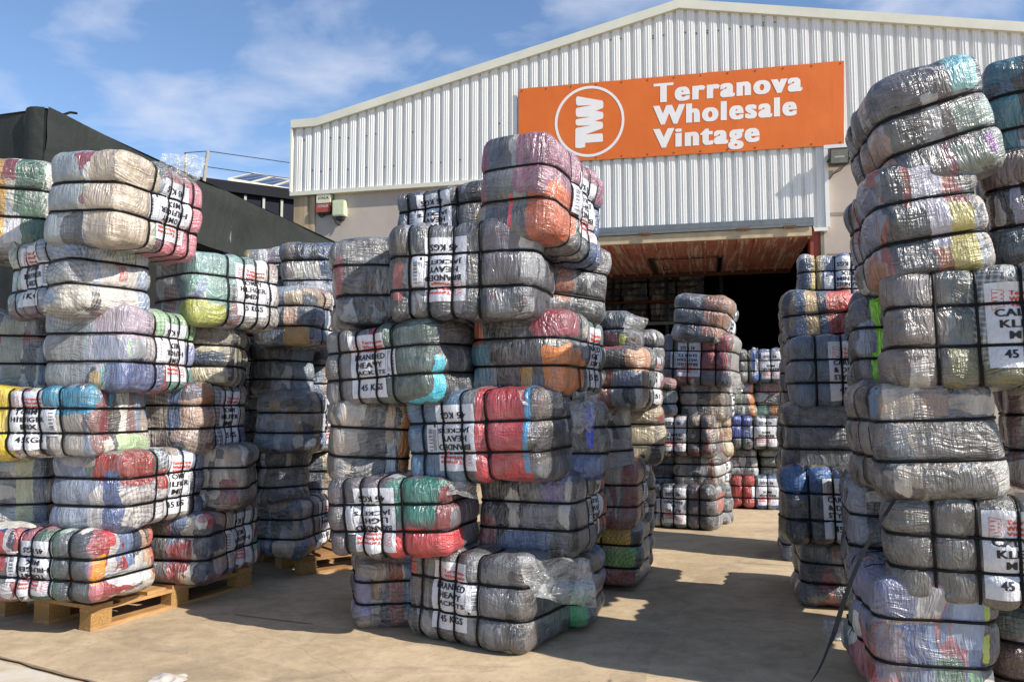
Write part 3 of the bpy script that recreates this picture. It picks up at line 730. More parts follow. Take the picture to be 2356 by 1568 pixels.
# door: lintel, tilted-in leaf with flaking red paint, jambs
M_STEEL = simple('weathered_gray_steel', '#6c7276', .5, .25, 8)
mb = MB(); mb.box(uD0 - .05, uD1, -.20, -.02, zD + .0, zD + .085); mb.box(uD0 - .05, uD1, -.20, -.185, zD - .05, zD - .003)
mb.build('door_lintel', M_STEEL, wh)
door = empty('overhead_door', Vector((0, 0, 0)), 0); door.parent = wh
mb = MB(); mb.box(uD0, uD1 - .03, -.165, -.09, zD - .19, zD - .056); mb.build('door_edge_frame', simple('pale_peeling_frame', '#c2ad8d', .7, .3, 5), door)
def mk_redpaint():
    t = NT('flaking_red_paint'); v = t.obj()
    n = t.noise(t.map(v, (14, .55, 1)), 1.4, 8, .75, .2).outputs['Fac']
    c = t.ramp(t.noise(v, 3, 5, .6).outputs['Fac'], [(.3, lin('#a8675a')), (.7, lin('#c98a7a'))])
    c = t.mix(t.ramp(n, [(.53, g(0)), (.56, g(.8))]), c, lin('#ddd2c8'))
    n2 = t.noise(t.map(v, (7, .5, 1), (3, 1, 0)), 1.3, 6, .7).outputs['Fac']
    c = t.mix(t.ramp(n2, [(.62, g(0)), (.66, g(.7))]), c, lin('#85868a'))
    return t.out(c, .7)
M_REDP = mk_redpaint()
_, zin = wall_pt(1380, 650)
DD = 3.0                                                   # depth of the leaf inside
zi = zD - .20
def dT(u, d, z): return (u, d, z)
mb = MB(); u = uD0
while u < uD1 - .06:
    e_ = min(u + .26, uD1 - .05)
    mb.box(u, e_ - .035, -.085, DD, zi + .02, zi + .05); mb.box(e_ - .033, e_, -.085, DD, zi - .02, zi + .05); u = e_ + .002
mb.build('door_leaf', M_REDP, door)
mb = MB(); mb.box(uD0, uD1 - .05, DD + .002, DD + .06, zi - .06, zi + .1); mb.build('leaf_end_rail', simple('rust_brown_rail', '#5a3428', .8), door)
mb = MB(); ua, ub = uD0 + 1.35, uD0 + 2.65
for a, b, c_, d_ in ((ua, ub, 1.25, 1.29), (ua, ub, 2.85, 2.89), (ua, ua + .1, 1.295, 2.845), (ub - .1, ub, 1.295, 2.845)): mb.box(a, b, c_, d_, zi - .02, zi - .006)
mb.build('wicket_frame', simple('dark_steel_frame', '#33302f', .7), door)
mb = MB(); mb.box(ua + .22, ua + .36, 2.25, 2.27, zi - .05, zi - .03); mb.box(ua + .22, ua + .235, 2.25, 2.27, zi - .03, zi + .01); mb.box(ua + .345, ua + .36, 2.25, 2.27, zi - .03, zi + .01); mb.build('door_handle', M_BLACK, door)
for px in (1485, 1708, 1938):
    uh, _ = wall_pt(px * 1, 540)
    if uh < uD1 - .1 or True:
        uh = min(uh, uD1 - .35) if px == 1938 else uh
        mb = MB(); mb.box(uh - .09, uh + .09, -.215, -.201, zD - .075, zD - .03); mb.box(uh - .05, uh + .05, -.219, -.2155, zD - .062, zD - .042); mb.build('door_hinge', simple('rusty_hinge', '#6a4a34', .8, .4, 30), door)
mb = MB(); mb.box(uD1 - .048, uD1 + .10, -.07, .25, 0, zD - .06); mb.build('door_jamb', simple('red_painted_jamb', '#8e3b28', .6, .35, 7), wh)
mb = MB(); mb.box(uD1 + .102, uD1 + .135, -.10, .02, 0, zcb - .055); mb.box(uD1 + .137, uD1c - .025, -.05, .15, 0, zcb - .06); mb.build('door_post', simple('mossy_steel_post', '#77786a', .7, .5, 5), wh)

# banner
def bil(c, s, t_):
    (a, b, d, e) = c                                        # tl, tr, br, bl
    top = (a[0] + (b[0] - a[0]) * s, a[1] + (b[1] - a[1]) * s); bot = (e[0] + (d[0] - e[0]) * s, e[1] + (d[1] - e[1]) * s)
    return (bot[0] + (top[0] - bot[0]) * t_, bot[1] + (top[1] - bot[1]) * t_)
BO = .125
bc = [wall_pt(x, y, BO) for x, y in ((1193, 205), (1941, 140), (1941, 333), (1193, 379))]
ban = empty('shop_banner', Mw @ Vector(((bc[0][0] + bc[2][0]) / 2, -BO, bc[2][1])), -AL, 'orange banner with white lettering and round monogram fixed across the white cladding', 'sign')
bi = (Matrix.Translation(ban.location) @ Rw).inverted() @ Mw
def mk_orange():
    t = NT('orange_vinyl'); v = t.obj()
    n = t.noise(v, 1.4, 5, .6).outputs['Fac']
    c = t.ramp(n, [(.3, lin('#d2651c')), (.7, lin('#dc7024'))])
    b = t.noise(t.map(v, (3, 1, 1)), 2.2, 4, .5, .4).outputs['Fac']
    return t.out(c, .5, t.bump(b, .12, .03))
V = []; Fc = []; NX, NZ = 60, 14
rs_ = np.random.RandomState(2)
for i in range(NX + 1):
    for j in range(NZ + 1):
        s_, t_ = i / NX, j / NZ; u_, z_ = bil(bc, s_, t_)
        sag = .0005 * math.sin(s_ * 13 + t_ * 4)
        V.append(bi @ Vector((u_, -BO + sag, z_ + (.004 * math.cos(s_ * 2 * PI * 9) * (abs(2 * t_ - 1) ** 6) * (1 if t_ < .5 else -.6)))))
Fc = [(i * (NZ + 1) + j, (i + 1) * (NZ + 1) + j, (i + 1) * (NZ + 1) + j + 1, i * (NZ + 1) + j + 1) for i in range(NX) for j in range(NZ)]
mesh_obj('vinyl_sheet', V, Fc, mk_orange(), ban, None, True)
M_EYE = simple('eyelet_metal', '#6b5546', .4, .2, 30, metallic=.6)
for i in range(13):
    for t_ in (.03, .97):
        u_, z_ = bil(bc, .01 + i / 12 * .98, t_); c_ = bi @ Vector((u_, -BO - .003, z_)); mb = MB(); mb.box(c_.x - .01, c_.x + .01, c_.y - .002, c_.y + .002, c_.z - .01, c_.z + .01); mb.build('grommet', M_EYE, ban)
def ban_put(V, off=.0028):
    out_ = []
    for (px, py, _) in V:
        u_, z_ = wall_pt(px, py, BO); out_.append(bi @ Vector((u_, -BO - off, z_)))
    return out_
M_WHITE = simple('white_print', '#e9e6e4', .5, .06, 5)
Tcap = text_geo('T', 1.0, .012)[0]; capk = Tcap[:, 1].max() - .0
for wd, p0, p1 in (('Terranova', (1503, 236), (1845, 208)), ('Wholesale', (1502, 287), (1832.5, 264)), ('Vintage', (1502, 340), (1747, 324.5))):
    V, Fc = text_geo(wd, 1.0, .022, 'LEFT', 6, .046, 1.24)
    xm = V[:, 0].max(); xn = V[:, 0].min(); P = []
    for (a, b, c_) in V:
        s_ = (a - xn) / (xm - xn); y_ = b / capk; y_ = y_ * 1.07 if y_ < .8 else .856 + (y_ - .8) * .8
        P.append((p0[0] + (p1[0] - p0[0]) * s_, p0[1] + (p1[1] - p0[1]) * s_ - y_ * 41, 0))
    mesh_obj('lettering', [v + Vector((0, -c_, 0)) for v, c_ in zip(ban_put(P), V[:, 2])], Fc, M_WHITE, ban)
cx_, cy_ = 1356, 279.8
V = []; N_ = 72
for i in range(N_):
    a = 2 * PI * i / N_
    for k in (1, .925): V.append((cx_ + 80 * k * math.cos(a), cy_ + 81.5 * k * math.sin(a) - .06 * 80 * k * math.cos(a), 0))
Fc = [(2 * i, 2 * ((i + 1) % N_), 2 * ((i + 1) % N_) + 1, 2 * i + 1) for i in range(N_)]
mesh_obj('logo_ring', ban_put(V), Fc, M_WHITE, ban)
MG = [(530,380),(540,335),(570,315),(1050,400),(1068,440),(1068,510),(1055,545),(920,597),(1050,622),(1068,660),(1068,715),(1055,748),(905,795),(1045,815),(1060,850),(1060,910),(1045,940),(715,1060),(1040,1035),(1056,1060),(1060,1180),(1045,1196),(715,1222),(712,1305),(620,1325),(530,1318),(520,1305),(522,960),(545,932),(815,885),(560,884),(530,860),(525,790),(545,762),(815,715),(565,718),(535,690),(527,600),(540,550),(580,535),(845,490),(565,496),(540,470)]
mesh_obj('monogram', ban_put([((1500 + a / 7.129) * .8411, (220 + b / 7.129) * .8411, 0) for a, b in MG]), [tuple(range(len(MG)))], M_WHITE, ban)

# alarm siren box, junction box, floodlight
def wall_thing(name, px, py, off, label, cat):
    u_, z_ = wall_pt(px, py, off); e_ = empty(name, Mw @ Vector((u_, -off, z_)), -AL, label, cat); return e_
M_CREAM = simple('cream_plastic', '#d9d5b8', .45, .12, 9); M_SRED = simple('red_plastic', '#a04a3c', .5, .12, 9); M_DK = simple('dark_plastic', '#2a2a2c', .5)
def rbox(mb, x0, x1, y0, y1, z0, z1, r=.02, m=0):
    pts = []
    for (cx2, cz2, a0) in ((x1 - r, z1 - r, 0), (x0 + r, z1 - r, 90), (x0 + r, z0 + r, 180), (x1 - r, z0 + r, 270)):
        for k in range(5): a = math.radians(a0 + k * 22.5); pts.append((cx2 + r * math.cos(a), cz2 + r * math.sin(a)))
    mb.prism(pts, y0, y1, m)
e = wall_thing('alarm_siren', 748, 491, .03, 'cream and red alarm siren box just below the cladding at the left corner', 'alarm')
mb = MB(); rbox(mb, -.135, .135, -.09, 0, .17, .34, .03); mb.build('upper_cover', M_CREAM, e)
mb = MB(); rbox(mb, -.135, .135, -.105, 0, .0, .155, .03); mb.build('lower_cover', M_SRED, e)
mb = MB(); rbox(mb, -.125, .125, -.07, 0, -.03, .36, .03); mb.build('backplate', M_DK, e)
for i_, (y_, z_, m_) in enumerate(((-.0915, .235, M_DK), (-.1065, .085, M_WHITE))):
    V, Fc = text_fit('SONUR', -.1, .11, z_, z_ + .05, .02); mesh_obj('lettering', [(a, y_, b) for a, b, c_ in V], Fc, m_, e)
mb = MB(); mb.tube([(-.15, -.02, .2), (-.19, -.02, .34), (-.22, -.02, .42)], .008); mb.tube([(.02, -.02, -.03), (-.06, -.03, -.07), (-.11, -.02, -.03)], .01)
mb.tube([(.13, -.03, .0), (.17, -.03, .12), (.17, -.02, .42)], .008); mb.build('cable', M_DK, e)
e = wall_thing('junction_box', 785, 498, .03, 'pale green plastic junction box with dangling cable, right of the siren', 'box')
mb = MB(); rbox(mb, -.115, .115, -.13, 0, -.02, .27, .025); rbox(mb, -.10, .10, -.14, -.1301, .0, .25, .02); mb.build('housing', simple('pale_green_plastic', '#c9cfae', .45, .12, 9), e)
mb = MB(); rbox(mb, -.07, .07, -.1, 0, -.08, -.0205, .02); mb.build('connector', M_DK, e)
mb = MB(); mb.tube([(.0, -.05, -.08), (.01, -.06, -.15), (-.02, -.04, -.17), (-.09, -.03, -.12), (-.15, -.03, .0), (-.15, -.02, .3)], .008); mb.tube([(.02, -.05, -.08), (.0, -.06, -.18)], .012); mb.build('cable', M_DK, e)
e = wall_thing('flood_light', 1925, 392, .03, 'square grey flood light on a bracket below the cladding edge, behind the tall right stack', 'lamp')
mb = MB()
T_ = lambda v: Vector((v.x, v.y * math.cos(.35) - v.z * math.sin(.35) - .2, v.y * math.sin(.35) + v.z * math.cos(.35) + .16))
mb.box(-.14, .14, -.06, .06, -.11, .13, 0, T_); mb.box(-.11, .11, .062, .13, -.10, .06, 0, T_)
for i in range(6): mb.box(-.10 + i * .036, -.085 + i * .036, -.05, .12, -.135, -.112, 0, T_)
mb.build('housing', simple('weathered_dark_aluminium', '#45453f', .5, .3, 20), e)
mb = MB(); mb.box(-.12, .12, -.066, -.0605, -.09, .11, 0, T_); gl = mb.build('glass', simple('lamp_glass', '#8f928c', .15, .2, 12), e)
mb = MB(); mb.box(-.07, .07, -.0705, -.0665, -.01, .012, 0, T_); mb.build('lamp_tube', simple('lamp_ceramic', '#cfd6d8', .3), gl)
mb = MB(); mb.box(-.16, -.148, -.26, 0, .1, .13); mb.box(.148, .16, -.26, 0, .1, .13); mb.box(-.16, .16, -.012, -.0005, .08, .15); mb.build('bracket', M_DK, e)
mb = MB(); mb.tube([(.1, -.1, .05), (.04, -.06, -.02), (-.06, -.02, -.06), (-.12, -.01, -.14)], .007); mb.build('cable', M_DK, e)

# ------------------------------------------------------------------ shade-net shelter on the left
def mk_net():
    t = NT('dark_shade_net'); v = t.obj()
    n = t.noise(t.map(v, (.35, .35, 1), rot=(0, .1, 0)), 2.2, 6, .6, .5).outputs['Fac']
    c = t.ramp(n, [(.3, lin('#161b1a')), (.7, lin('#262d2a'))])
    f = t.noise(t.map(v, (20, 20, 190)), 1, 3, .7).outputs['Fac']
    c = t.mix(t.ramp(f, [(.55, g(0)), (.75, g(.45))]), c, lin('#454e49'))
    b = t.noise(t.map(v, (1, 1, .5)), 1.3, 4, .5, .8).outputs['Fac']
    return t.out(c, .75, t.bump(t.math('ADD', b, t.math('MULTIPLY', f, .05)), .9, .12))
M_NET = mk_net()
K = at(107, 246, 7.0); zt = K[2]; hh = zt - HC
def onz(x, y, z):
    r = ray(x, y); k = (z - HC) / r[2]; return np.array([r[0] * k, r[1] * k, z])
K2 = onz(788, 562, zt); K0 = onz(-10, 262, zt)
dS = Vector(K2 - K); dF = Vector(K0 - K).normalized(); dSn = dS.normalized(); nS = Vector((dSn.y, -dSn.x, 0))
base = Vector((K[0], K[1], 0))
sh = empty('shade_net_shelter', base, 0, 'long shelter of dark green shade netting beside the yard on the left', 'shelter')
Kl = Vector((0, 0, zt))
def sheet(name, P0, d1, L1, z0, z1, nu, nv, amp, seed, mat=M_NET, sagtop=.03):
    V = []; n = Vector((d1.y, -d1.x, 0))
    idx = [(i / nu, j / nv) for i in range(nu + 1) for j in range(nv + 1)]
    q = np.array([(s * L1 * .9, t * 1.2, seed) for s, t in idx]); nz = vnoise(q, seed) * amp + vnoise(q * 3.1, seed + 3) * amp * .35
    for (s, t), a in zip(idx, nz):
        z = z0 + (z1 - z0) * t - (sagtop * (math.sin(s * PI * max(1, L1 / 2.4)) ** 2) if t == 1 else 0)
        V.append(P0 + d1 * (s * L1) + n * a + Vector((0, 0, z)))
    F_ = [(i * (nv + 1) + j, (i + 1) * (nv + 1) + j, (i + 1) * (nv + 1) + j + 1, i * (nv + 1) + j + 1) for i in range(nu) for j in range(nv)]
    return mesh_obj(name, V, F_, mat, sh, None, True)
zlow = onz(560, 585, 0)
zv = HC + 1.88
Lh = dS.length + .4
sheet('side_net', Vector((0, 0, 0)), dSn, Lh, zv, zt, 60, 8, .05, 3)
sheet('front_net', dF * 3.6 + Vector((0, 0, 0)), -dF, 3.6, 0, zt, 40, 40, .06, 5)
inner = dF * .45
sheet('inner_net', Vector((0, 0, 0)) + dF * .35 + dSn * .1, dSn, Lh - .1, 0, zv + .05, 40, 20, .05, 8, simple('black_shade_net', '#121514', .9, .3, 6))
# folds at the corner
mb = MB(); mb.add([(0, 0, 0)] * 0, []); 
V = []
for j in range(21):
    z = zt - j / 20 * 1.2
    for k in range(5):
        a = k / 4; V.append(dF * (.02 + a * .22) + Vector((0, 0, z)) + Vector((dF.y, -dF.x, 0)) * (-.05 * math.sin(a * PI) * (1 - j / 24)) * (1 if dF.y < 0 else 1))
mesh_obj('corner_fold', V, [(j * 5 + k, j * 5 + k + 1, (j + 1) * 5 + k + 1, (j + 1) * 5 + k) for j in range(20) for k in range(4)], M_NET, sh, None, True)
V = [Vector((0, 0, zt - .01)), dSn * Lh + Vector((0, 0, zt - .01)), dSn * Lh + dF * 3.6 + Vector((0, 0, zt - .01)), dF * 3.6 + Vector((0, 0, zt - .01))]
mesh_obj('roof_net', V, [(0, 1, 2, 3)], M_NET, sh)
for s in (0.03, .45, .98):
    mb = MB(); p = dSn * (Lh * s) + dF * .06; mb.tube([(p.x, p.y, 0), (p.x, p.y, zt - .03)], .04, 8); mb.build('post', simple('galvanised_post', '#6f7476', .5), sh)
mb = MB(); mb.tube([tuple(dSn * .2 + Vector((0, 0, zt))), tuple(dSn * .28 + Vector((0, 0, zt + .05))), tuple(dSn * .36 + Vector((0, 0, zt + .07)))], .012); mb.build('tie_cord', M_STRAP, sh)
for (px, py) in ((770, 512 + 90), (770, 659 - 0)):
    pass
for zz_ in (zt - .28, zv + .06):
    mb = MB(); p = dSn * (Lh * .83) + Vector((dSn.y, -dSn.x, 0)) * .06; mb.box(p.x - .03, p.x + .03, p.y - .03, p.y + .03, zz_ - .03, zz_ + .03); mb.build('clip', M_WHITE, sh)

# ------------------------------------------------------------------ dark building behind with solar panels
Bp = at(474, 412, 18.0); Bq_z = Bp[2]; Bq = onz(690, 440, Bq_z)
dB = Vector(Bq - Bp).normalized(); ang = math.atan2(dB.y, dB.x)
bb = empty('dark_clad_building', (Bp[0], Bp[1], 0), ang, 'navy corrugated building far behind the shade netting with solar panels on its roof', 'building')
HB = Bq_z
M_NAVY = simple('navy_sheet_steel', '#0f1322', .9, .2, 2); M_SEAM = simple('pale_seam', '#a7a79e', .5)
mb = MB(); mb.box(-3, 14, 0, 9, 0, HB - .25); mb.build('wall', M_NAVY, bb)
mb = MB()
for i in range(-7, 34): mb.box(i * .42, i * .42 + .055, -.05, -.001, 0, HB - .27)
mb.build('seam', M_SEAM, bb)
mb = MB(); mb.box(-3.1, 14.1, -.12, 9.1, HB - .248, HB + .0); mb.build('roof_edge', simple('navy_trim', '#0c0f1a', .9), bb)
def mk_pv():
    t = NT('solar_cells'); v = t.obj(); s = t.n('ShaderNodeSeparateXYZ', {0: v})
    fx = t.math('ABSOLUTE', t.math('SUBTRACT', t.math('FRACT', t.math('MULTIPLY', s.outputs[0], 5.2)), .5))
    fy = t.math('ABSOLUTE', t.math('SUBTRACT', t.math('FRACT', t.math('MULTIPLY', s.outputs[1], 5.2)), .5))
    d = t.math('GREATER_THAN', t.math('ADD', fx, fy), .80); c = t.mix(d, lin('#161d3a'), lin('#aab2c6')); return t.out(c, .2)
M_PV = mk_pv()
M_PVF = simple('panel_frame', '#c9c6b0', .4)
eav = onz(524, 414, HB + .06); eav2 = onz(576, 422.5, HB + .06); top = at(582, 400.9, eav[1] + 2.2)
ex = Vector(eav2 - eav); exl = ex.length; ey = Vector(top - eav)
for i in range(4):
    pv = empty('solar_panel', Vector(eav) + ex * i * 1.02, 0, ['solar panel at the left end of the row on the navy roof', 'second solar panel from the left on the navy roof', 'third solar panel from the left on the navy roof, cut by the warehouse', 'solar panel hidden mostly behind the warehouse corner'][i], 'solar panel', 'solar panels on the navy roof')
    E = lambda a, b, c: ex * a + ey * b + Vector((0, 0, c)); f0 = .045
    def slab(mb, a0, a1, b0, b1, c0, c1):
        V = [E(a, b, c) for a in (a0, a1) for b in (b0, b1) for c in (c0, c1)]
        mb.add(V, [(0, 1, 3, 2), (4, 6, 7, 5), (0, 4, 5, 1), (2, 3, 7, 6), (0, 2, 6, 4), (1, 5, 7, 3)])
    mb = MB(); slab(mb, f0, 1 - f0, .03, .97, .0, .03); cells = mb.build('cells', M_PV, pv)
    mb = MB(); slab(mb, 0, f0 - .001, 0, 1, -.01, .045); slab(mb, 1 - f0 + .001, 1, 0, 1, -.01, .045); slab(mb, f0, 1 - f0, 0, .029, -.01, .045); slab(mb, f0, 1 - f0, .971, 1, -.01, .045); mb.build('frame', M_PVF, pv)
# post with wires
Pb = at(471, 400, 15.5); Pt = at(478, 348, 15.5)
up = empty('wire_post', (Pb[0], Pb[1], 0), 0, 'leaning pale post carrying two thin wires behind the netting', 'post')
l2 = lambda p: tuple(Vector(p) - up.location)
mb = MB(); mb.tube([(-.35, 0, 0), l2(Pb), l2(Pt)], .035, 8); mb.build('pole', simple('pale_wood_post', '#a59a8c', .8), up)
mb = MB(); mb.tube([l2(at(424, 352, 16)), l2(Pt), l2(at(690, 378, 17.5)), l2(at(760, 388, 18))], .009, 5); mb.tube([l2(at(470, 383, 15.5)), l2(at(600, 402, 17)), l2(at(700, 416, 18))], .009, 5); mb.build('wire', M_DK, up)
q_ = at(428, 358, 16); mb = MB(); mb.tube([(q_[0] - Pb[0], q_[1] - Pb[1], 0), l2(at(428, 352, 16))], .03, 6); mb.build('pole', simple('pale_wood_post', '#a59a8c', .8), up)

# ------------------------------------------------------------------ pallets
M_WOOD = None
def mk_wood(name, a, b):
    t = NT(name); v = t.obj()
    n = t.noise(t.map(v, (3, 22, 22)), 2.0, 5, .6, .5).outputs['Fac']
    c = t.ramp(n, [(.3, lin(a)), (.7, lin(b))])
    c = t.mix(1.0, c, t.ramp(t.noise(v, 4, 5).outputs['Fac'], [(.3, g(.75)), (.7, g(1.12))]), 'MULTIPLY')
    return t.out(c, .7, t.bump(n, .3, .004))
def mk_block():
    t = NT('chipboard_block'); v = t.obj()
    n = t.noise(v, 130, 4, .7).outputs['Fac']
    return t.out(t.ramp(n, [(.3, lin('#6b4d2b')), (.55, lin('#a07c49')), (.75, lin('#c39a5e'))]), .85, t.bump(n, .5, .004))
M_BLOCK = mk_block()
def pallet(label, corner, dA, LA, dB_, LB, wood, h_=.144, stamp=True):
    """dA: the long side with three block rows, dB_: the short side"""
    a = math.atan2(dA.y, dA.x); e_ = empty('wooden_pallet', corner, a, label, 'pallet', 'wooden pallets under the left stacks')
    sg = 1 if (dA.x * dB_.y - dA.y * dB_.x) > 0 else -1
    yy = lambda p, q: (min(p * sg, q * sg), max(p * sg, q * sg))
    n = 7
    for i in range(n):
        w_ = LA / 9.2; x0 = (LA - w_) * i / (n - 1); y0, y1 = yy(-.004, LB + .004)
        mb = MB(); mb.box(x0, x0 + w_, y0, y1, h_ - .022, h_); mb.build('deck_board', wood, e_)
    for k in range(3):
        ww = .1 if k != 1 else .145; c0 = (0, LB / 2 - ww / 2, LB - ww)[k]
        y0, y1 = yy(c0, c0 + ww)
        mb = MB(); mb.box(-.002, LA + .002, y0, y1, h_ - .0445, h_ - .0225); mb.build('stringer_board', wood, e_)
        mb = MB(); mb.box(-.002, LA + .002, y0, y1, 0, .022); mb.build('bottom_board', wood, e_)
        for j in range(3):
            x0 = (0, LA / 2 - .0725, LA - .145)[j]
            mb = MB(); mb.box(x0, x0 + .145, y0 + .002, y1 - .002, .0225, h_ - .045)
            b = mb.build('block', M_BLOCK, e_)
    return e_
Pc = gp(208, 1452); Pd = gp(578, 1347)
dA = (Pd - Pc).normalized(); LA = (Pd - Pc).length; dBv = Vector((-dA.y, dA.x, 0))
PH_ = .15
pallet('honey coloured wooden pallet under the near left stack', Pc, dA, LA, dBv, .9, mk_wood('honey_wood', '#8f6a40', '#bd9260'), PH_)
P2 = gp(688, 1324)
d2 = Vector((math.cos(math.radians(38)), math.sin(math.radians(38)), 0))
pallet('worn brown pallet under the second left stack', P2, d2, 1.2, Vector((-d2.y, d2.x, 0)), .85, mk_wood('worn_wood', '#7c5836', '#a67d50'), .15)

# ================================================================== BALES
g1, g2, g3, g4, g5, g6, g7, g8 = ('bales in the central stack', 'bales in the near left stack', 'bales in the second left stack', 'bales right of the central stack',
    'bales in the stack before the doorway', 'bales in the back row by the doorway', 'bales in the middle right stack', 'bales in the near right stack')
S_ = 'short'; L_ = 'long'
# --- central stack
bale('C1', 'charcoal jackets bale at the front foot of the central stack, loose film on its right', g1, 'L', 930, 1205, 1312, 1290, 1497, 4.42, 62, 'gray', 'BHJ', False, [(L_, -.44, .3, .03, .12, '#b3343a')], seg=.022, hz=.3)
bale('C1b', 'low shaded bale with red and blue cloth strips left behind the front charcoal bale', g1, 'L', 820, 820, 1000, 1290, 1443, 4.95, 14, 'warm', None, False, [(S_, .0, 0, .09, .6, '#8a4a42'), (S_, .17, .05, .05, .45, '#5d7ba8'), (S_, -.42, -.05, .1, .3, '#6e6890')], hz=.6)
bale('C1c', 'bale with bright green cloth at the right foot of the central stack', g1, 'L', 1130, 1350, 1391, 1285, 1440, 4.85, 64, 'gray', None, False, [(L_, .3, -.2, .22, .32, '#1f9a4c'), (S_, .3, .2, .2, .3, '#3f5a8c')], hz=.5)
bale('C2', 'teal and red light-jackets bale, second layer of the central stack', g1, 'L', 752, 1030, 1104, 1108, 1284, 4.5, 66, 'purple', 'BLJ', True, [(L_, .23, .22, .25, .26, '#1f6e60'), (L_, .3, -.36, .27, .23, '#c42f38'), (L_, .47, .1, .05, .3, '#6a1f28')], roll=-3, seg=.022, hz=.28)
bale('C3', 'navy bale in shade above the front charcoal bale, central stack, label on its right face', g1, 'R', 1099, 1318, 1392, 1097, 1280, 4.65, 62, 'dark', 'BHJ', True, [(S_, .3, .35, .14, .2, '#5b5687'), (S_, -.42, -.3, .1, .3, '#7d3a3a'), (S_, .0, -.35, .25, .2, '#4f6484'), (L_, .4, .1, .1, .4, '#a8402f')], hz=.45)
bale('C4', 'blue and red heavy-jackets bale, third layer of the central stack', g1, 'L', 930, 1238, 1319, 902, 1112, 4.36, 62, 'gray', 'BHJ', True, [(L_, -.3, 0, .28, .6, '#4f6f8e'), (L_, .23, .05, .17, .6, '#b02c38'), (L_, .39, -.35, .06, .2, '#b02c38'), (L_, .425, .1, .02, .5, '#2f86b8')], roll=-2.5, seg=.022, hz=.28)
bale('C4b', 'brown and orange patched bale end left of the blue and red bale, central stack', g1, 'L', 765, 765, 950, 924, 1112, 4.8, 12, 'warm', None, False, [(S_, .42, .0, .07, .6, '#b06a1c'), (S_, .24, -.25, .07, .35, '#c3c8ce'), (S_, .2, .3, .05, .3, '#b09a86')], roll=3, hz=.55, seg=.024)
bale('C4c', 'torn bale with vivid blue cloth spilling out, right side of the central stack', g1, 'L', 1270, 1270, 1402, 925, 1098, 4.9, 20, 'dark', None, False, [(S_, .22, .2, .06, .3, '#0d3fd0'), (S_, .1, -.38, .3, .2, '#2c4a8a')], hz=.6)
bale('C5', 'grey and green heavy-jackets bale on the left of the fourth layer, central stack', g1, 'L', 746, 1000, 1100, 740, 921, 4.5, 64, 'gray', 'BHJ', False, [(L_, .22, 0, .27, .6, '#465a54'), (L_, -.3, 0, .2, .6, '#6b696c'), (L_, -.05, .42, .03, .12, '#c01f4c'), (S_, -.42, -.25, .06, .3, '#3fc0dc')], roll=-3.5, seg=.022, hz=.28)
bale('C6', 'bale with orange and crimson cloth on the right of the fourth layer, central stack', g1, 'R', 1083, 1296, 1393, 712, 903, 4.55, 56, 'gray', 'BLJ', False, [(S_, .43, -.2, .15, .26, '#d4761f'), (S_, .36, .36, .2, .2, '#8f2f44'), (S_, -.42, .35, .06, .3, '#b0583c'), (S_, -.4, -.1, .12, .2, '#4a7f96'), (S_, .12, -.35, .06, .2, '#b08a3a'), (L_, -.3, -.25, .2, .2, '#d4761f'), (L_, .3, .2, .3, .3, '#4c6660')], hz=.4, seg=.022)
bale('C7', 'large charcoal and violet heavy-jackets bale, fifth layer at the front of the central stack', g1, 'L', 892, 1222, 1274, 502, 724, 4.36, 55, 'gray', 'BHJ', True, [(L_, .3, .2, .12, .3, '#5c5660'), (L_, .46, .32, .05, .12, '#bdb3ae'), (L_, -.43, -.1, .04, .2, '#a04a44'), (S_, -.2, .35, .2, .1, '#8a7a96')], seg=.022, hz=.28)
bale('C7b', 'plain grey wrapped bale end on the left of the fifth layer, central stack', g1, 'L', 773, 773, 925, 549, 742, 4.8, 12, 'gray', None, False, [(S_, -.45, .05, .04, .2, '#9c4450')], roll=-2, hz=.6)
bale('C7c', 'pale grey bale end on the right of the fifth layer above the doorway, central stack', g1, 'L', 1150, 1262, 1374, 560, 722, 4.85, 34, 'gray', None, False, [(S_, -.25, .0, .12, .3, '#94604e')], roll=6, hz=.55, bar=False)
bale('C8', 'grey jackets bale set back behind the topmost bale of the central stack', g1, 'L', 909, 1135, 1200, 413, 565, 5.15, 66, 'gray', 'BHJ', True, [(L_, .45, -.35, .08, .15, '#1f5a3a')], roll=-3, hz=.28)
bale('C9', 'topmost bale of the central stack, pink and orange cloth, tilted towards the right', g1, 'R', 1094, 1262, 1386, 315, 548, 4.3, 60, 'gray', 'BLJ', True, [(S_, -.45, .25, .08, .4, '#8a3040'), (S_, .12, .38, .06, .2, '#8f2f3c'), (S_, .45, -.3, .22, .24, '#b5542c'), (S_, -.48, -.35, .05, .2, '#b58a2c'), (S_, .02, -.3, .03, .16, '#e03f4c'), (L_, -.42, .25, .25, .4, '#8a5a6c'), (L_, .1, .3, .4, .3, '#8a5a6c'), (L_, -.3, -.2, .2, .22, '#c05a24'), (L_, .4, -.2, .2, .4, '#3c4f78')], roll=5, pitch=-6, hz=.35, seg=.022)
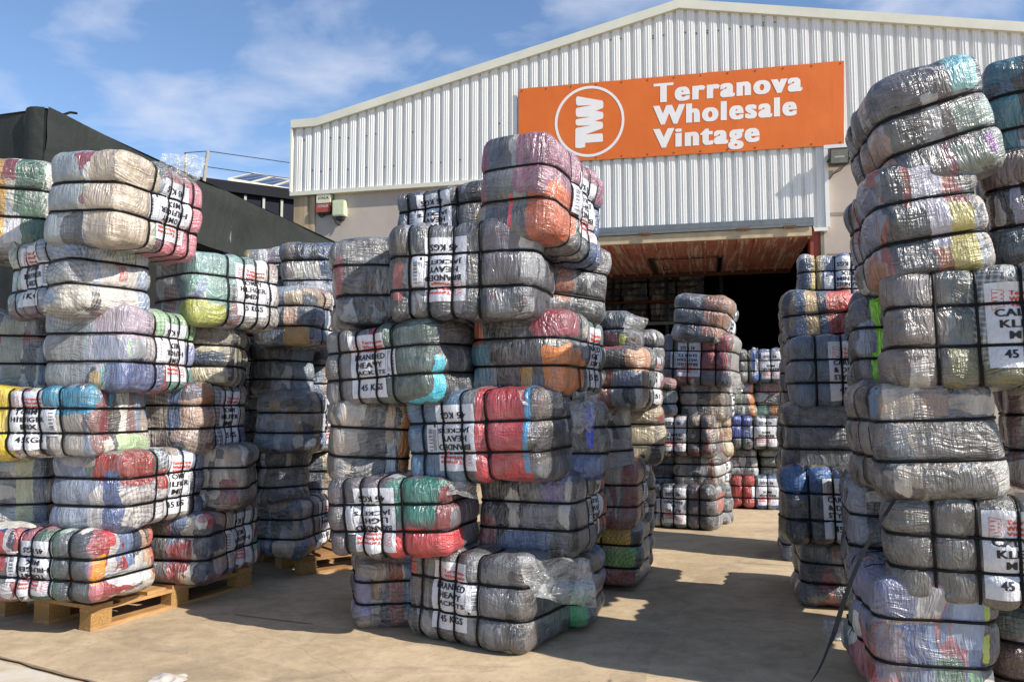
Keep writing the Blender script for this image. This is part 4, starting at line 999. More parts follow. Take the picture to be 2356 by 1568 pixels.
# --- near left stack
bale('L1', 'green and white shirts bale at the front of the pallet, near left stack', g2, 'L', -60, 215, 353, 1236, 1388, 4.72, 74, 'tommy', 'TH', True, [(L_, .12, -.05, .13, .6, '#2f5a4a'), (L_, -.3, .2, .08, .3, '#a8343a'), (L_, .36, -.05, .12, .6, '#3c4450'), (S_, -.42, .0, .07, .2, '#d98a1c'), (S_, -.3, .42, .05, .12, '#b5343c'), (S_, .45, .25, .08, .25, '#d0705a'), (S_, .05, -.2, .3, .15, '#c9c9cc')], seg=.024, hz=.3, frs=[.38, .50, .66, .82], lx=.03)
bale('L2', 'bale with pale pink striped shirts on the rear half of the pallet, near left stack', g2, 'R', 335, 478, 594, 1183, 1342, 5.45, 58, 'tommy', 'TH', True, [(L_, -.2, .1, .2, .5, '#b8a09a'), (L_, .1, .3, .1, .2, '#4a5566'), (S_, .1, -.1, .15, .2, '#8a2f38'), (S_, .42, .1, .15, .2, '#3a4658'), (S_, -.3, 0, .2, .5, '#6b6668')], hz=.4)
bale('L3', 'crumpled olive and white bale at the left frame edge, second layer of the left stack', g2, 'L', -150, -150, 111, 1048, 1221, 5.0, 10, 'mix', None, False, [(S_, .42, 0, .07, .6, '#42526e'), (S_, .3, 0, .08, .6, '#a9ad8a')], hz=.65)
bale('L4', 'bale with red paisley and white checked shirts, second layer of the left stack', g2, 'R', 110, 286, 467, 1046, 1223, 4.8, 52, 'blueplaid', 'TH', False, [(L_, -.38, .3, .17, .22, '#96281f'), (L_, -.1, .1, .08, .2, '#96281f'), (L_, -.42, -.25, .22, .3, '#c9c4c4'), (L_, -.15, -.3, .12, .3, '#c4bfc4'), (L_, .42, -.2, .12, .4, '#33405f'), (L_, .35, .36, .2, .18, '#8f9ab8'), (S_, -.45, 0, .08, .4, '#65708f'), (S_, .35, -.2, .1, .5, '#46598a')], hz=.35, pl=.45, seg=.024)
bale('L5', 'dim grey and maroon bale end behind the paisley bale, left stack', g2, 'L', 462, 462, 564, 1032, 1170, 5.6, 12, 'warm', None, False, [(S_, .25, -.2, .15, .2, '#7a4048'), (S_, -.4, 0, .1, .6, '#5a4440')], hz=.6)
bale('L6', 'yellow, white and turquoise shirts bale, third layer of the left stack', g2, 'L', -90, 213, 345, 888, 1050, 4.72, 72, 'light', 'TH', False, [(L_, -.28, 0, .22, .6, '#d8b81c'), (L_, .3, .3, .2, .19, '#1a7a9c'), (L_, .22, -.3, .12, .2, '#5a5456'), (L_, .32, -.2, .12, .32, '#a9a49f'), (S_, .1, -.35, .25, .16, '#a9c490'), (S_, -.3, .1, .06, .4, '#7a3440'), (S_, .45, .3, .08, .2, '#6a86b0')], hz=.3, seg=.024, frs=[.37, .49, .62, .77], lx=.02)
bale('L7', 'bale of brown checked shirts right of the turquoise bale, third layer of the left stack', g2, 'R', 338, 446, 573, 884, 1038, 5.35, 54, 'plaid', 'TH', False, [(S_, .4, -.05, .25, .3, '#b59a8c'), (S_, .15, .1, .1, .3, '#4a6a96'), (L_, -.35, .3, .1, .2, '#a3642c'), (L_, -.3, -.05, .15, .2, '#b08f7c'), (L_, .2, -.35, .4, .17, '#3c4a70')], hz=.35, pl=.75)
bale('L8', 'grey bale end at the left frame edge in the fourth layer of the left stack', g2, 'L', -150, -150, 104, 714, 892, 5.05, 10, 'light', None, False, [(S_, .45, .35, .05, .15, '#3a4458'), (S_, .2, .1, .1, .5, '#8a8f86')], hz=.5)
bale('L9', 'lilac and pale green checked shirts bale, fourth layer of the left stack', g2, 'R', 99, 292, 456, 704, 892, 4.75, 54, 'pastel', 'TH', True, [(S_, .35, .3, .2, .22, '#a797a8'), (S_, .3, -.05, .2, .16, '#8d93a8'), (S_, .4, -.35, .15, .2, '#5a6890'), (S_, .15, -.4, .06, .12, '#b59a70'), (L_, -.4, .3, .15, .2, '#ab9cab'), (L_, .2, .33, .35, .17, '#9dbf98'), (L_, .2, -.02, .3, .16, '#8a90b8'), (L_, -.3, -.35, .2, .2, '#4f5a86'), (L_, .35, -.38, .2, .15, '#5f8a80'), (S_, -.25, 0, .25, .6, '#7d8184')], hz=.4, pl=.4, seg=.024)
bale('L10', 'beige and brown bale end behind the lilac bale, left stack', g2, 'L', 450, 450, 538, 747, 883, 5.6, 12, 'cream', None, False, [(S_, 0, .35, .4, .16, '#7a7068'), (S_, .1, -.05, .3, .1, '#3f5068')], hz=.5)
bale('L11', 'blue and white seersucker shirts bale, fifth layer of the left stack', g2, 'L', 17, 160, 347, 532, 708, 4.62, 46, 'light', 'TH', False, [(L_, -.3, .1, .18, .5, '#8a9a94'), (L_, .35, .1, .2, .5, '#8f9cb4'), (L_, -.2, -.4, .3, .14, '#6a5a66'), (S_, -.4, .36, .18, .14, '#7f9ac0'), (S_, -.4, .0, .18, .18, '#a9a9ad'), (S_, -.42, -.3, .15, .2, '#b5b0a4'), (S_, .1, -.15, .25, .35, '#bdb5b0'), (S_, .12, .05, .05, .12, '#b8544c'), (S_, .42, -.2, .1, .3, '#7d92b4')], hz=.45, pl=.7, seg=.024)
bale('L12', 'bale with teal striped and lime shirts, right side of the fifth layer, left stack', g2, 'R', 345, 447, 576, 570, 736, 5.3, 48, 'light', 'TH', False, [(S_, -.1, .3, .2, .2, '#5a4a4c'), (S_, .0, -.3, .15, .3, '#7a3038'), (S_, .4, -.35, .18, .15, '#a8ad4a'), (S_, .38, .05, .12, .16, '#6f9a94'), (L_, -.2, .3, .4, .2, '#7a9a98'), (L_, -.25, -.05, .12, .3, '#6a9088'), (L_, -.35, -.38, .15, .14, '#a8ad50'), (L_, .3, -.1, .3, .4, '#8d8685')], hz=.4, pl=.5)
bale('L13', 'topmost bale of the left stack, tan, scarlet and rose shirts with loose film on top', g2, 'R', 104, 275, 462, 345, 548, 4.5, 48, 'light', 'TH', True, [(S_, .42, 0, .16, .6, '#b3a088'), (S_, .24, -.25, .1, .3, '#c02a34'), (S_, .17, .05, .05, .3, '#b02a36'), (S_, .1, .42, .2, .1, '#8a3440'), (S_, .14, .25, .1, .14, '#dddde0'), (L_, -.35, 0, .24, .6, '#b8a894'), (L_, .3, 0, .27, .6, '#c87884'), (S_, -.3, 0, .3, .5, '#8f989c'), (S_, -.1, -.35, .15, .18, '#3a4048')], hz=.4, seg=.024, pitch=0, roll=2)
bale('L14', 'bale with mustard, maroon and green gingham cloth at the left frame edge, top layer', g2, 'L', -160, -160, 109, 366, 556, 4.95, 8, 'light', None, False, [(S_, .36, 0, .13, .6, '#3f6350'), (S_, .1, .1, .06, .5, '#c79a36'), (S_, .17, .4, .06, .12, '#7a2430'), (S_, .22, -.28, .08, .18, '#c9c9d0')], hz=.4, pl=.6, roll=1)
# --- second left stack
bale('M1', 'cargo pants bale on the worn pallet, bottom of the second left stack', g3, 'R', 575, 690, 776, 1158, 1277, 6.35, 54, 'denim', 'CP', False, [(S_, .2, -.35, .2, .15, '#b3a79b'), (L_, -.3, .2, .1, .3, '#9a95a0')], hz=.5)
bale('M2', 'dark navy bale, second from the bottom of the second left stack', g3, 'L', 500, 612, 716, 1034, 1163, 6.35, 48, 'dark', None, False, [(S_, -.05, .35, .06, .18, '#b8a896')], hz=.5)
bale('M2b', 'tan and grey bale end beside the dark navy bale, second left stack', g3, 'L', 705, 705, 790, 1044, 1160, 6.85, 10, 'cream', None, False, [(S_, -.1, 0, .2, .4, '#4a5464')], hz=.4)
bale('M3', 'blue denim cargo pants bale, third from the bottom of the second left stack', g3, 'R', 580, 708, 776, 905, 1041, 6.3, 56, 'denim', 'DC', True, [(S_, -.1, .3, .1, .12, '#8a7a66')], hz=.45)
bale('M3b', 'sliver of a navy bale between the left stack and the cargo pants bale', g3, 'L', 500, 500, 584, 900, 1036, 6.9, 10, 'denim', None, False, hz=.4)
bale('M4', 'black and navy denim shirts bale, fourth from the bottom of the second left stack', g3, 'L', 480, 632, 728, 788, 910, 6.35, 54, 'dark', 'DS', False, [(S_, .2, 0, .3, .5, '#6f7d8c')], hz=.4)
bale('M4b', 'grey bale end at the right of the denim shirts bale, second left stack', g3, 'L', 690, 690, 766, 806, 915, 6.9, 10, 'denim', None, False, hz=.5)
bale('M5', 'denim bale with cream and tan cloth and a ladies label, second left stack', g3, 'R', 580, 716, 776, 662, 790, 6.15, 56, 'denimtan', 'LA', False, [(S_, .2, .3, .16, .17, '#d0bfa6'), (S_, .25, -.33, .2, .17, '#a9813c'), (S_, .15, 0, .1, .2, '#c9a894'), (L_, -.2, -.1, .2, .3, '#55708c')], hz=.45)
bale('M5b', 'orange and blue bale end peeping out below the striped left stack bale', g3, 'L', 520, 520, 585, 738, 786, 6.85, 10, 'denimtan', None, False, hz=.4)
bale('M6', 'blue grey denim bale at the top right of the second left stack', g3, 'L', 644, 644, 779, 558, 684, 6.45, 8, 'denim', None, False, [(S_, .3, .2, .1, .3, '#2f4668'), (S_, -.35, .2, .1, .3, '#6a5d58')], roll=-2, hz=.5)
bale('M7', 'grey bale with a yellow corner at the top left of the second left stack', g3, 'L', 556, 556, 660, 570, 675, 6.9, 8, 'gray', None, False, [(S_, -.42, .2, .08, .3, '#b5a13c'), (S_, .1, .1, .05, .4, '#7a6a86')], roll=-4, hz=.6)
bale('M8', 'lower left bale of the second left stack, mostly hidden, dark blue', g3, 'L', 515, 515, 590, 1160, 1270, 6.95, 10, 'denim', None, False, hz=.5)
# --- right of the central stack
bale('R1', 'bale with yellow, lime floral and red tartan cloth on the ground right of the centre', g4, 'L', 1320, 1462, 1494, 1208, 1354, 5.9, 60, 'mix', None, False, [(L_, .22, .32, .22, .17, '#d0aa3c'), (L_, .26, .0, .25, .17, '#68a052'), (L_, .26, -.36, .25, .15, '#8a2f30'), (S_, 0, 0, .4, .6, '#6f7276')], hz=.3, pl=.3)
bale('R2', 'dark bale with red spots above the yellow and lime bale', g4, 'R', 1372, 1462, 1501, 1070, 1212, 5.8, 60, 'plaid', 'SM', True, [(S_, .4, .1, .15, .4, '#8a4038')], hz=.5)
bale('R3', 'whitish wrapped bale end above the red spotted bale', g4, 'L', 1350, 1350, 1458, 934, 1086, 5.85, 12, 'white', None, False, [(S_, .1, .05, .05, .1, '#dcdcdc')], hz=.6, roll=-3)
bale('R3b', 'cream coloured bale end with baggy film next to the whitish bale', g4, 'L', 1440, 1440, 1523, 934, 1067, 6.25, 10, 'cream', None, False, hz=.25)
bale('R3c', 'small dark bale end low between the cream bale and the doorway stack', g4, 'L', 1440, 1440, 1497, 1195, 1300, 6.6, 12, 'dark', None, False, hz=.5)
bale('R4', 'bale with brown fur and orange striped blankets right of the centre', g4, 'R', 1360, 1472, 1527, 802, 936, 5.6, 54, 'mix', 'SM', False, [(S_, -.1, .34, .3, .17, '#4a4644'), (S_, .42, .3, .16, .2, '#c99a7c'), (L_, -.35, .3, .15, .2, '#c99a7c'), (S_, .3, -.05, .2, .12, '#56688a'), (S_, -.1, -.35, .12, .2, '#8a5550')], hz=.3)
bale('R4b', 'narrow bale end behind the orange striped bale', g4, 'L', 1500, 1500, 1556, 868, 956, 6.9, 10, 'mix', None, False, hz=.5)
bale('R5', 'crimson and grey bale on top right of the central stack, before the doorway racks', g4, 'L', 1310, 1450, 1484, 716, 838, 6.2, 62, 'gray', 'BD', True, [(L_, .26, -.05, .2, .2, '#7a3040'), (L_, .4, .3, .25, .2, '#46505c'), (L_, .43, -.1, .03, .2, '#a8b05a'), (L_, .2, -.4, .3, .12, '#8a4858')], hz=.35)
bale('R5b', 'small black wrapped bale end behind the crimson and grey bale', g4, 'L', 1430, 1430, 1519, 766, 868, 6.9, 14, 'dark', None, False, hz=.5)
bale('R6', 'grey bale in shade behind the lime floral bale, just above the ground', g4, 'L', 1440, 1440, 1502, 1085, 1200, 6.3, 12, 'warm', None, False, hz=.6)
# --- stack before the doorway
bale('A1', 'aztec shirts bale at the foot of the stack before the doorway', g5, 'L', 1493, 1640, 1669, 1121, 1218, 8.7, 72, 'gray', 'AN', True, [(L_, .25, .1, .08, .5, '#5a4450'), (S_, 0, .1, .3, .2, '#a05048')], hz=.3, even=True)
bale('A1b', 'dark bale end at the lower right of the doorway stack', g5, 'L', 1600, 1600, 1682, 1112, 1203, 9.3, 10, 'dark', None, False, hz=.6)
bale('A2', 'grey bale with white label on its right end, second in the doorway stack', g5, 'R', 1554, 1650, 1681, 1046, 1121, 8.8, 66, 'warm', 'SM', False, [(S_, .35, 0, .1, .4, '#9a6a5a')], hz=.5)
bale('A2b', 'dark green flecked bale end left of the doorway stack, low', g5, 'L', 1470, 1470, 1556, 1038, 1126, 9.2, 10, 'mix', None, False, [(S_, .0, .4, .15, .1, '#b5a13c')], hz=.5)
bale('A3', 'western shirts bale, third in the doorway stack', g5, 'L', 1500, 1640, 1662, 956, 1048, 8.7, 72, 'plaid', 'WS', True, [(L_, -.32, .3, .1, .2, '#8a2f38')], hz=.3, pl=.5, even=True)
bale('A3b', 'beige bale end at the right of the western shirts bale', g5, 'L', 1600, 1600, 1682, 951, 1046, 9.3, 10, 'cream', None, False, hz=.5)
bale('A3c', 'beige and navy bale end left of the doorway stack, high', g5, 'L', 1488, 1488, 1556, 868, 955, 9.2, 10, 'warm', None, False, hz=.5)
bale('A4', 'pale brown hazy bale, fourth in the doorway stack', g5, 'R', 1566, 1668, 1687, 872, 962, 8.8, 66, 'warm', 'SM', False, [(S_, -.4, .2, .1, .4, '#8a7468')], hz=.6)
bale('A5', 'red and grey branded western shirts bale, fifth in the doorway stack', g5, 'L', 1519, 1678, 1703, 771, 884, 8.6, 68, 'red', 'BWS', True, [(L_, .28, .1, .2, .4, '#8a2f34'), (L_, .3, -.38, .3, .14, '#4a505c'), (S_, 0, 0, .4, .6, '#8a8a88')], roll=3, hz=.4, even=True)
bale('A6', 'tilted topmost bale of the doorway stack, grey with orange specks', g5, 'R', 1549, 1664, 1691, 684, 785, 8.6, 60, 'gray', 'BD', True, [(S_, .3, .1, .2, .5, '#8f5a40'), (L_, -.3, 0, .2, .6, '#8a6048')], roll=9, hz=.5)
# --- back row
bale('B1', 'red, white and blue sportswear bale on the floor of the back row', g6, 'R', 1681, 1681, 1824, 1095, 1165, 10.6, 3, 'blue', 'RB', True, [(L_, -.4, .1, .1, .7, '#b0302c'), (L_, -.22, .1, .09, .7, '#b5352f'), (L_, .4, 0, .2, .6, '#3c5c94')], hz=.15, even=True)
bale('B2a', 'grey bale end at the left in the second layer of the back row', g6, 'L', 1660, 1660, 1740, 1029, 1095, 10.7, 3, 'warm', None, False, hz=.6)
bale('B2b', 'grey green bale end at the right in the second layer of the back row', g6, 'L', 1747, 1747, 1830, 1029, 1095, 10.7, 3, 'olive', None, False, hz=.6)
bale('B3', 'royal blue and black sportswear bale in the third layer of the back row', g6, 'R', 1676, 1676, 1822, 956, 1029, 10.6, 3, 'dark', 'RB', True, [(L_, -.35, .2, .2, .4, '#24408c')], hz=.15, even=True)
bale('B4a', 'teal and orange bale end at the left in the fourth layer of the back row', g6, 'L', 1660, 1660, 1737, 878, 956, 10.7, 3, 'olive', None, False, [(S_, .42, -.1, .08, .5, '#c0742c'), (S_, .3, .35, .06, .2, '#7a5a80')], hz=.4)
bale('B4b', 'mint and orange patched bale end at the right, fourth layer of the back row', g6, 'L', 1738, 1738, 1824, 874, 958, 10.7, 3, 'dark', None, False, [(S_, -.35, -.3, .14, .18, '#86b096'), (S_, .0, -.28, .1, .16, '#b5702c'), (S_, .38, -.1, .1, .5, '#a9a9ac')], hz=.4)
bale('B5', 'blue sportswear bale on top of the back row', g6, 'R', 1694, 1694, 1828, 806, 877, 10.6, 3, 'blue', 'RB', True, [(L_, -.38, 0, .14, .6, '#6a6864')], hz=.15, even=True)
# --- middle right stack
bale('G1', 'brown grey wrapped bale end at the foot of the middle right stack', g7, 'L', 1838, 1838, 1995, 1249, 1384, 5.5, 10, 'warm', None, False, [(S_, -.2, .3, .2, .2, '#3a4656')], hz=.5)
bale('G2', 'royal blue and plaid workwear bale, second in the middle right stack', g7, 'R', 1808, 1808, 2100, 1078, 1247, 5.2, 6, 'dark', 'CD', False, [(L_, -.32, .3, .25, .19, '#1f5a9c'), (L_, .2, .35, .2, .15, '#4a6a94')], hz=.25, even=True, lx=-.02, bar=False)
bale('G3', 'plain dark grey bale, third in the middle right stack', g7, 'L', 1807, 1807, 1985, 930, 1082, 5.35, 6, 'dark', None, False, [(S_, .1, 0, .35, .6, '#53555c')], hz=.5)
bale('G4', 'slate denim workwear bale, fourth in the middle right stack', g7, 'R', 1824, 1824, 2105, 777, 932, 5.3, 6, 'denim', 'CD', False, [(L_, -.3, 0, .3, .6, '#5b6b80'), (L_, .2, -.1, .3, .7, '#525a66')], hz=.2, even=True, lx=-.02, bar=False)
bale('G5', 'bale with glowing orange red and sand cloth, fifth in the middle right stack', g7, 'L', 1809, 1809, 1972, 678, 812, 5.9, 6, 'denim', None, False, [(S_, .3, .1, .2, .45, '#c8452f'), (S_, -.12, .15, .09, .4, '#c9ab7c')], roll=-3, hz=.4)
for i_, (a_, p_, lb) in enumerate((('H', 'blue', 'blue bale sliver near the ground left of the middle right stack'), ('I', 'dark', 'dark bale sliver behind the royal blue workwear bale'), ('J', 'warm', 'brown bale sliver behind the plain dark grey bale'), ('K', 'denim', 'maroon and grey bale sliver beside the slate denim bale'), ('M', 'dark', 'hidden dark bale under the topmost bale of the rear right stack'))):
    z_ = .442 * i_; yb_ = at(1806, 1000, 8.4)
    def pyz(z, Y=7.1): return CY - F * (math.tan(math.atan2(z - HC, Y) - PH))
    bale('T%d' % i_, lb, g7, 'L', 1803, 1803, 1975, pyz(z_ + .442), pyz(z_), 7.1, 6, p_, None, False, [], hz=.4)
bale('G6', 'topmost bale of the middle right stack, white label and lettered sweatshirts', g7, 'R', 1838, 1838, 2040, 589, pyz(2.21), 7.1, 4, 'white', 'BD', True, [(L_, -.4, -.1, .12, .5, '#3f4a5c'), (L_, -.3, .0, .05, .5, '#b59a50'), (L_, .2, 0, .4, .6, '#6a6f8a')], hz=.2, even=True, lx=.05)
# --- near right stack
bale('N1', 'wide bale with violet, white and yellow cloth at the foot of the near right stack', g8, 'L', 1945, 2020, 2290, 1330, 1612, 3.62, -17, 'tommy', None, False, [(S_, .43, .3, .04, .14, '#a8c22c'), (S_, .44, -.0, .03, .12, '#b0c030'), (S_, .3, .2, .12, .2, '#8fa3c4'), (S_, -.1, .3, .2, .12, '#a9a6a8'), (L_, .2, .3, .3, .2, '#6a6f90'), (S_, -.38, -.1, .12, .2, '#75687c'), (S_, .1, -.2, .12, .1, '#46705c')], hz=.55, seg=.02)
bale('N1b', 'shaded mauve bale at the lower right frame corner', g8, 'L', 2288, 2288, 2520, 1390, 1640, 4.0, 10, 'purple', None, False, [(S_, -.3, .35, .3, .14, '#3f5c66'), (S_, -.2, 0, .3, .16, '#4a3038')], hz=.3)
bale('N2', 'grey trousers bale with large label, second layer of the near right stack', g8, 'R', 2056, 2056, 2570, 1145, 1384, 3.62, 8, 'warm', 'CK', False, [(L_, -.3, .1, .25, .5, '#5c5a58'), (L_, .2, 0, .3, .7, '#585653')], hz=.35, even=True, seg=.02, lx=.06, bar=False)
bale('N2b', 'dark grey bale end tucked left of the second layer, near right stack', g8, 'L', 1956, 1956, 2090, 1110, 1326, 4.25, 12, 'dark', None, False, [(S_, -.4, .2, .1, .3, '#7a8294'), (S_, .0, -.2, .1, .4, '#8a7a72')], hz=.5)
bale('N3', 'grey brown bale with beige cloth and shiny film, third layer of the near right stack', g8, 'L', 1952, 2020, 2306, 884, 1138, 3.62, -17, 'warm', None, False, [(S_, -.3, .33, .12, .18, '#b0a294'), (S_, .0, .3, .12, .16, '#8a7468'), (S_, .2, .0, .35, .18, '#4c4845'), (S_, .1, -.35, .3, .14, '#55524f'), (L_, .3, .35, .15, .12, '#5a86b0')], roll=-2.5, hz=.5, seg=.02)
bale('N3b', 'mauve bale at the right frame edge beside the grey brown bale', g8, 'L', 2316, 2316, 2540, 870, 1120, 4.0, 10, 'pink', None, False, hz=.25)
bale('N4', 'green and olive plaid trousers bale with large label, fourth layer of the near right stack', g8, 'R', 2048, 2048, 2585, 625, 884, 3.62, 8, 'olive', 'CK', False, [(L_, -.36, .3, .15, .2, '#4a6266'), (L_, -.1, -.35, .3, .17, '#6d6a3c'), (S_, .3, 0, .3, .5, '#6a605c'), (L_, -.38, -.4, .05, .1, '#b8b4b0')], hz=.3, even=True, pl=.25, seg=.02, lx=.07, bar=False)
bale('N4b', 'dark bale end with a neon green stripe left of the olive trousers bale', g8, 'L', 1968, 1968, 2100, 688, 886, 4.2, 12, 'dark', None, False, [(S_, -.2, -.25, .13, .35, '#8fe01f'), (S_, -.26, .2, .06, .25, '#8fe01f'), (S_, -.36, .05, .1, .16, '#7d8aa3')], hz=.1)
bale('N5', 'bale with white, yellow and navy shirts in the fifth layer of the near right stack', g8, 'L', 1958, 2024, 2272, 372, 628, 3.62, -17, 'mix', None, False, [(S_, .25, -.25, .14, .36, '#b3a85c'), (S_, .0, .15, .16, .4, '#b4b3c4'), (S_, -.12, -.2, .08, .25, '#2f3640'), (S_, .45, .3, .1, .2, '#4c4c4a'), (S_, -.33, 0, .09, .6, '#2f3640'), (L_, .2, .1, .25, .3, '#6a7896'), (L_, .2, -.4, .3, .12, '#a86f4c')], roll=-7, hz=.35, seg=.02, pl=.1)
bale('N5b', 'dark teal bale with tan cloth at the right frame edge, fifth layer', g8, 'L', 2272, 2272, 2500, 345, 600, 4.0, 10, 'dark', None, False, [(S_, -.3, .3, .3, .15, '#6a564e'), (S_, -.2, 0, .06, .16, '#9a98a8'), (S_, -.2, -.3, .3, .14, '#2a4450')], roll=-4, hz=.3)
bale('N6', 'topmost bale of the near right stack, strongly tilted, aqua cloth at its upper right', g8, 'L', 1962, 2024, 2280, 160, 402, 3.62, -17, 'gray', None, False, [(S_, .36, .38, .14, .16, '#78b4bc'), (S_, .36, -.02, .2, .16, '#7d938a'), (S_, .25, -.36, .3, .13, '#77857d'), (S_, .0, -.36, .04, .2, '#7a4858'), (S_, .42, -.3, .05, .1, '#6a2f80'), (L_, .2, -.2, .3, .3, '#8f6f60'), (S_, -.15, .35, .3, .13, '#4e4a52'), (S_, -.3, -.2, .12, .35, '#32383f')], roll=-15, hz=.45, seg=.02)
bale('N6b', 'turquoise and plum bale at the upper right frame edge', g8, 'L', 2272, 2272, 2500, 140, 365, 4.0, 10, 'dark', None, False, [(S_, -.35, .38, .25, .13, '#2f6070'), (S_, -.38, .0, .22, .16, '#3f7884'), (S_, -.38, -.3, .16, .14, '#3f7884')], roll=-5, hz=.2)
bale('N7', 'small shaded bale between the middle right and near right stacks', g7, 'L', 1962, 1962, 2050, 672, 770, 5.2, 10, 'purple', None, False, hz=.4)

# ------------------------------------------------------------------ loose film, dangling strap, litter
def film(key, quad, amp, seed, mat=M_FILM, nu=40, name='loose_film'):
    e, S, H = BALES[key]; inv = e.matrix_basis.inverted()
    (a, b, c_, d) = [Vector(at(*q)) for q in quad]; V = []
    uv = [(i / nu, j / nu) for i in range(nu + 1) for j in range(nu + 1)]
    q = np.array([(u * 1.6, v * 1.6, seed * 1.7) for u, v in uv]); n1_ = 1 - 2 * np.abs(vnoise(q, seed)); n2_ = 1 - 2 * np.abs(vnoise(q * 2.3, seed + 5)); n3_ = vnoise(q * 1.2, seed + 8); n4_ = vnoise(q * 3.0, seed + 2)
    nm = (b - a).cross(d - a).normalized()
    for (u, v), p1, p2, p3, p4 in zip(uv, n1_, n2_, n3_, n4_):
        P = a.lerp(b, u).lerp(d.lerp(c_, u), v)
        edge = max(abs(2 * u - 1), abs(2 * v - 1)) ** 2
        P = P + nm * (p1 * amp * 1.3 + p2 * amp * .25) + ((b - a) * p3 + (d - a) * p4) * .10 * edge
        V.append(inv @ P)
    F_ = [(i * (nu + 1) + j, (i + 1) * (nu + 1) + j, (i + 1) * (nu + 1) + j + 1, i * (nu + 1) + j + 1) for i in range(nu) for j in range(nu)]
    return mesh_obj(name, V, F_, mat, e, None, True)
film('C1', [(1190, 1282, 4.40), (1360, 1284, 4.45), (1385, 1390, 4.50), (1225, 1372, 4.30)], .05, 3)
film('C1', [(1290, 1290, 4.48), (1392, 1320, 4.62), (1350, 1398, 4.55), (1245, 1370, 4.36)], .045, 9)
film('L13', [(372, 356, 4.85), (475, 362, 5.0), (464, 418, 4.95), (352, 408, 4.75)], .05, 4)
film('L13', [(365, 380, 4.80), (412, 350, 4.9), (430, 400, 4.9), (380, 425, 4.72)], .05, 14)
film('C2', [(1030, 1100, 4.5), (1104, 1106, 4.62), (1100, 1150, 4.6), (1035, 1128, 4.46)], .03, 5)
film('C4c', [(1310, 900, 4.72), (1392, 905, 4.82), (1370, 985, 4.8), (1312, 1000, 4.7)], .04, 6)
film('A5', [(1672, 858, 8.7), (1712, 868, 8.8), (1706, 906, 8.8), (1668, 900, 8.6)], .05, 7)
film('B5', [(1714, 808, 10.6), (1730, 794, 10.6), (1748, 806, 10.7), (1726, 818, 10.5)], .04, 8)
film('C4', [(1190, 890, 4.4), (1290, 900, 4.5), (1300, 935, 4.5), (1210, 925, 4.35)], .02, 12)
film('R5', [(1440, 722, 6.1), (1486, 730, 6.2), (1482, 765, 6.2), (1438, 760, 6.0)], .03, 15)
def ribbon(name, pts, w_, mat, parent, th=.0016, side=(1, 0, .25)):
    sv = (parent.matrix_basis.inverted().to_3x3() @ Vector(side)).normalized(); V = []; n = len(pts)
    for i, p in enumerate(pts):
        p = Vector(p[:3]); ww = w_ * (p_w[i] if (p_w := WID) else 1) / 2; nn = (parent.matrix_basis.inverted().to_3x3() @ Vector((0, -1, 0))) * th
        V += [p + sv * ww, p - sv * ww, p - sv * ww + nn, p + sv * ww + nn]
    F_ = [(4 * i + k, 4 * i + (k + 1) % 4, 4 * i + 4 + (k + 1) % 4, 4 * i + 4 + k) for i in range(n - 1) for k in range(4)] + [(0, 1, 2, 3), tuple(4 * (n - 1) + k for k in (3, 2, 1, 0))]
    return mesh_obj(name, V, F_, mat, parent)
e, S, H = BALES['N3']; inv = e.matrix_basis.inverted()
path = [(2056, 1150, 3.44), (2034, 1186, 3.34), (2004, 1232, 3.30), (1978, 1285, 3.28), (1955, 1340, 3.27), (1936, 1395, 3.26), (1920, 1450, 3.25), (1912, 1472, 3.22), (1904, 1490, 3.18), (1893, 1518, 3.12), (1880, 1545, 3.08), (1864, 1568, 3.04)]
WID = [1, 1, 1, 1, 1.05, 1.1, 1.1, .9, .6, .5, .4, .15]
ribbon('loose_strap', [inv @ Vector(at(*p)) for p in path], .021, simple('navy_strap', '#0a0e15', .5, .3, 30, **{'Specular IOR Level': .2}), e)
# litter
def litter(name, px, py, w_, d_, h_, seed, mat, label, cat):
    c_ = gp(px, py); e = empty(name, c_, 0, label, cat); nu = 22; V = []
    uv = [(i / nu, j / nu) for i in range(nu + 1) for j in range(nu + 1)]; q = np.array([(u * 2.6, v * 2.6, seed) for u, v in uv]); z = (1 - np.abs(vnoise(q, seed)) * 1.3) ; z2 = vnoise(q * 2.7, seed + 1); x_ = vnoise(q * 1.7, seed + 3)
    for (u, v), a, b, c2 in zip(uv, z, z2, x_):
        ed = 1 - max(abs(2 * u - 1), abs(2 * v - 1)) ** 3
        V.append(((u - .5) * w_ * (1 + .2 * c2), (v - .5) * d_ * (1 - .2 * c2), .006 + max(0, a) * h_ * ed + .1 * h_ * abs(b)))
    F_ = [(i * (nu + 1) + j, (i + 1) * (nu + 1) + j, (i + 1) * (nu + 1) + j + 1, i * (nu + 1) + j + 1) for i in range(nu) for j in range(nu)]
    mesh_obj('sheet', V, F_, mat, e, None, True)
litter('crumpled_paper', 382, 1568, .17, .15, .03, 4, simple('white_paper', '#b9b0a8', .8, .3, 12), 'crumpled white paper lying on the ground at the bottom frame edge', 'paper')
litter('plastic_bag', 1930, 1462, .16, .2, .13, 7, M_FILM2, 'crumpled clear plastic bag on the ground beside the near right stack', 'plastic bag')

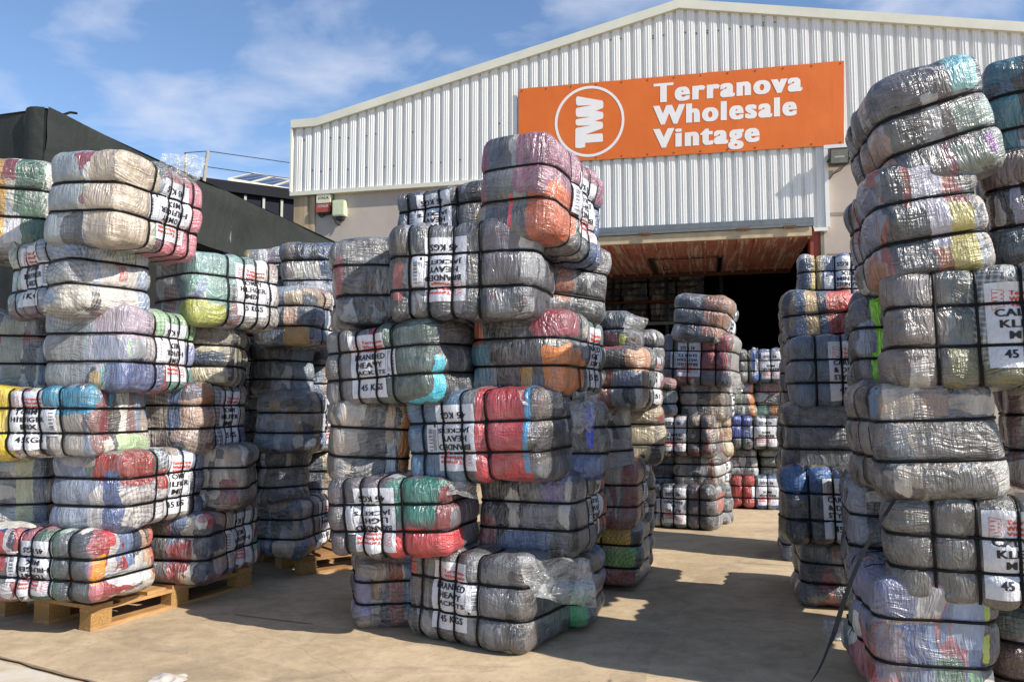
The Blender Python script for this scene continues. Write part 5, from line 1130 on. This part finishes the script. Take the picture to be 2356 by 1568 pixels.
# ------------------------------------------------------------------ racks inside the warehouse
INR = 5.6
ua, _ = wall_pt(1300, 700, -INR); ub, _ = wall_pt(1668, 700, -INR); _, zb1 = wall_pt(1560, 690, -INR); _, zb2 = wall_pt(1560, 738, -INR)
rk = empty('storage_rack', Mw @ Vector((ua, INR, 0)), -AL, 'tall dim pallet rack with orange and grey beams inside the doorway', 'rack')
W_r = ub - ua
mb = MB(); mb.box(-.1, W_r, -.04, .01, zb1 - .055, zb1); mb.build('beam', simple('orange_beam', '#7a2f16', .6), rk)
mb = MB(); mb.box(-.1, W_r, -.04, .01, zb2 - .08, zb2 - .01); mb.build('beam', simple('grey_beam', '#9a9a98', .5), rk)
for k in range(4):
    mb = MB(); x = -.08 + W_r * k / 3; mb.box(x - .04, x + .04, .02, .1, 0, 5.2); mb.build('upright', simple('dark_upright', '#26364a', .5), rk)
for z_ in (zb1, zb2): 
    mb = MB(); mb.box(-.1, W_r, .012, 1.1, z_ - .05, z_ - .012); mb.build('shelf', simple('dark_shelf', '#2a2622', .9), rk)
protos = []
for j, p_ in enumerate(('mix', 'plaid', 'warm', 'dark', 'gray')):
    pe, _ = make_bale('dim stored bale on the rack inside the doorway', 'bales on the rack inside the warehouse', (0, 0, 0), 0, 0, .6, .8, .46, 'R', [], p_, None, False, [], .5, .0, .045, None, False)
    protos.append(pe)
used = set(); rr = random.Random(11)
levels = [(zb1, 3), (zb2, 0), (0, 0)]
spots = []
ORD = ['first', 'second', 'third', 'fourth', 'fifth', 'sixth', 'seventh', 'eighth', 'ninth', 'tenth', 'eleventh', 'twelfth']
nx = int(W_r / .64)
for i in range(nx):
    x = .34 + i * .64
    for z in (zb1 + 0, zb1 + .47, zb2, .0, .47, .94, 1.41, 1.88, 2.35):
        if z == zb2 and zb1 - zb2 < .5: pass
        if z < 1 : 
            continue
        if z < zb2 and z + .47 > zb2 - .08: continue
        spots.append((x, z, i))
zl = sorted({round(z_, 3) for _, z_, _ in spots}); RN = ['bottom', 'second', 'third', 'fourth', 'fifth', 'sixth', 'seventh', 'eighth']
spots = [(x, z, 'dim bale indoors on the rack, %s from the left, %s row' % (ORD[min(i, 11)], 'top' if round(z, 3) == zl[-1] else RN[zl.index(round(z, 3))])) for x, z, i in spots]
for k, (x, z, lb_) in enumerate(spots):
    pz = protos[rr.randrange(5)]
    loc = Mw @ Vector((ua + x, INR + .5, z))
    if id(pz) not in used: used.add(id(pz)); o = pz
    else:
        o = pz.copy(); COL.objects.link(o)
        for ch in pz.children:
            c2 = ch.copy(); COL.objects.link(c2); c2.parent = o
    o['label'] = lb_
    o.location = loc; o.rotation_euler = (0, 0, -AL + rr.uniform(-.05, .05))
for pz in protos:
    if id(pz) not in used:
        for ch in list(pz.children): bpy.data.objects.remove(ch)
        bpy.data.objects.remove(pz)
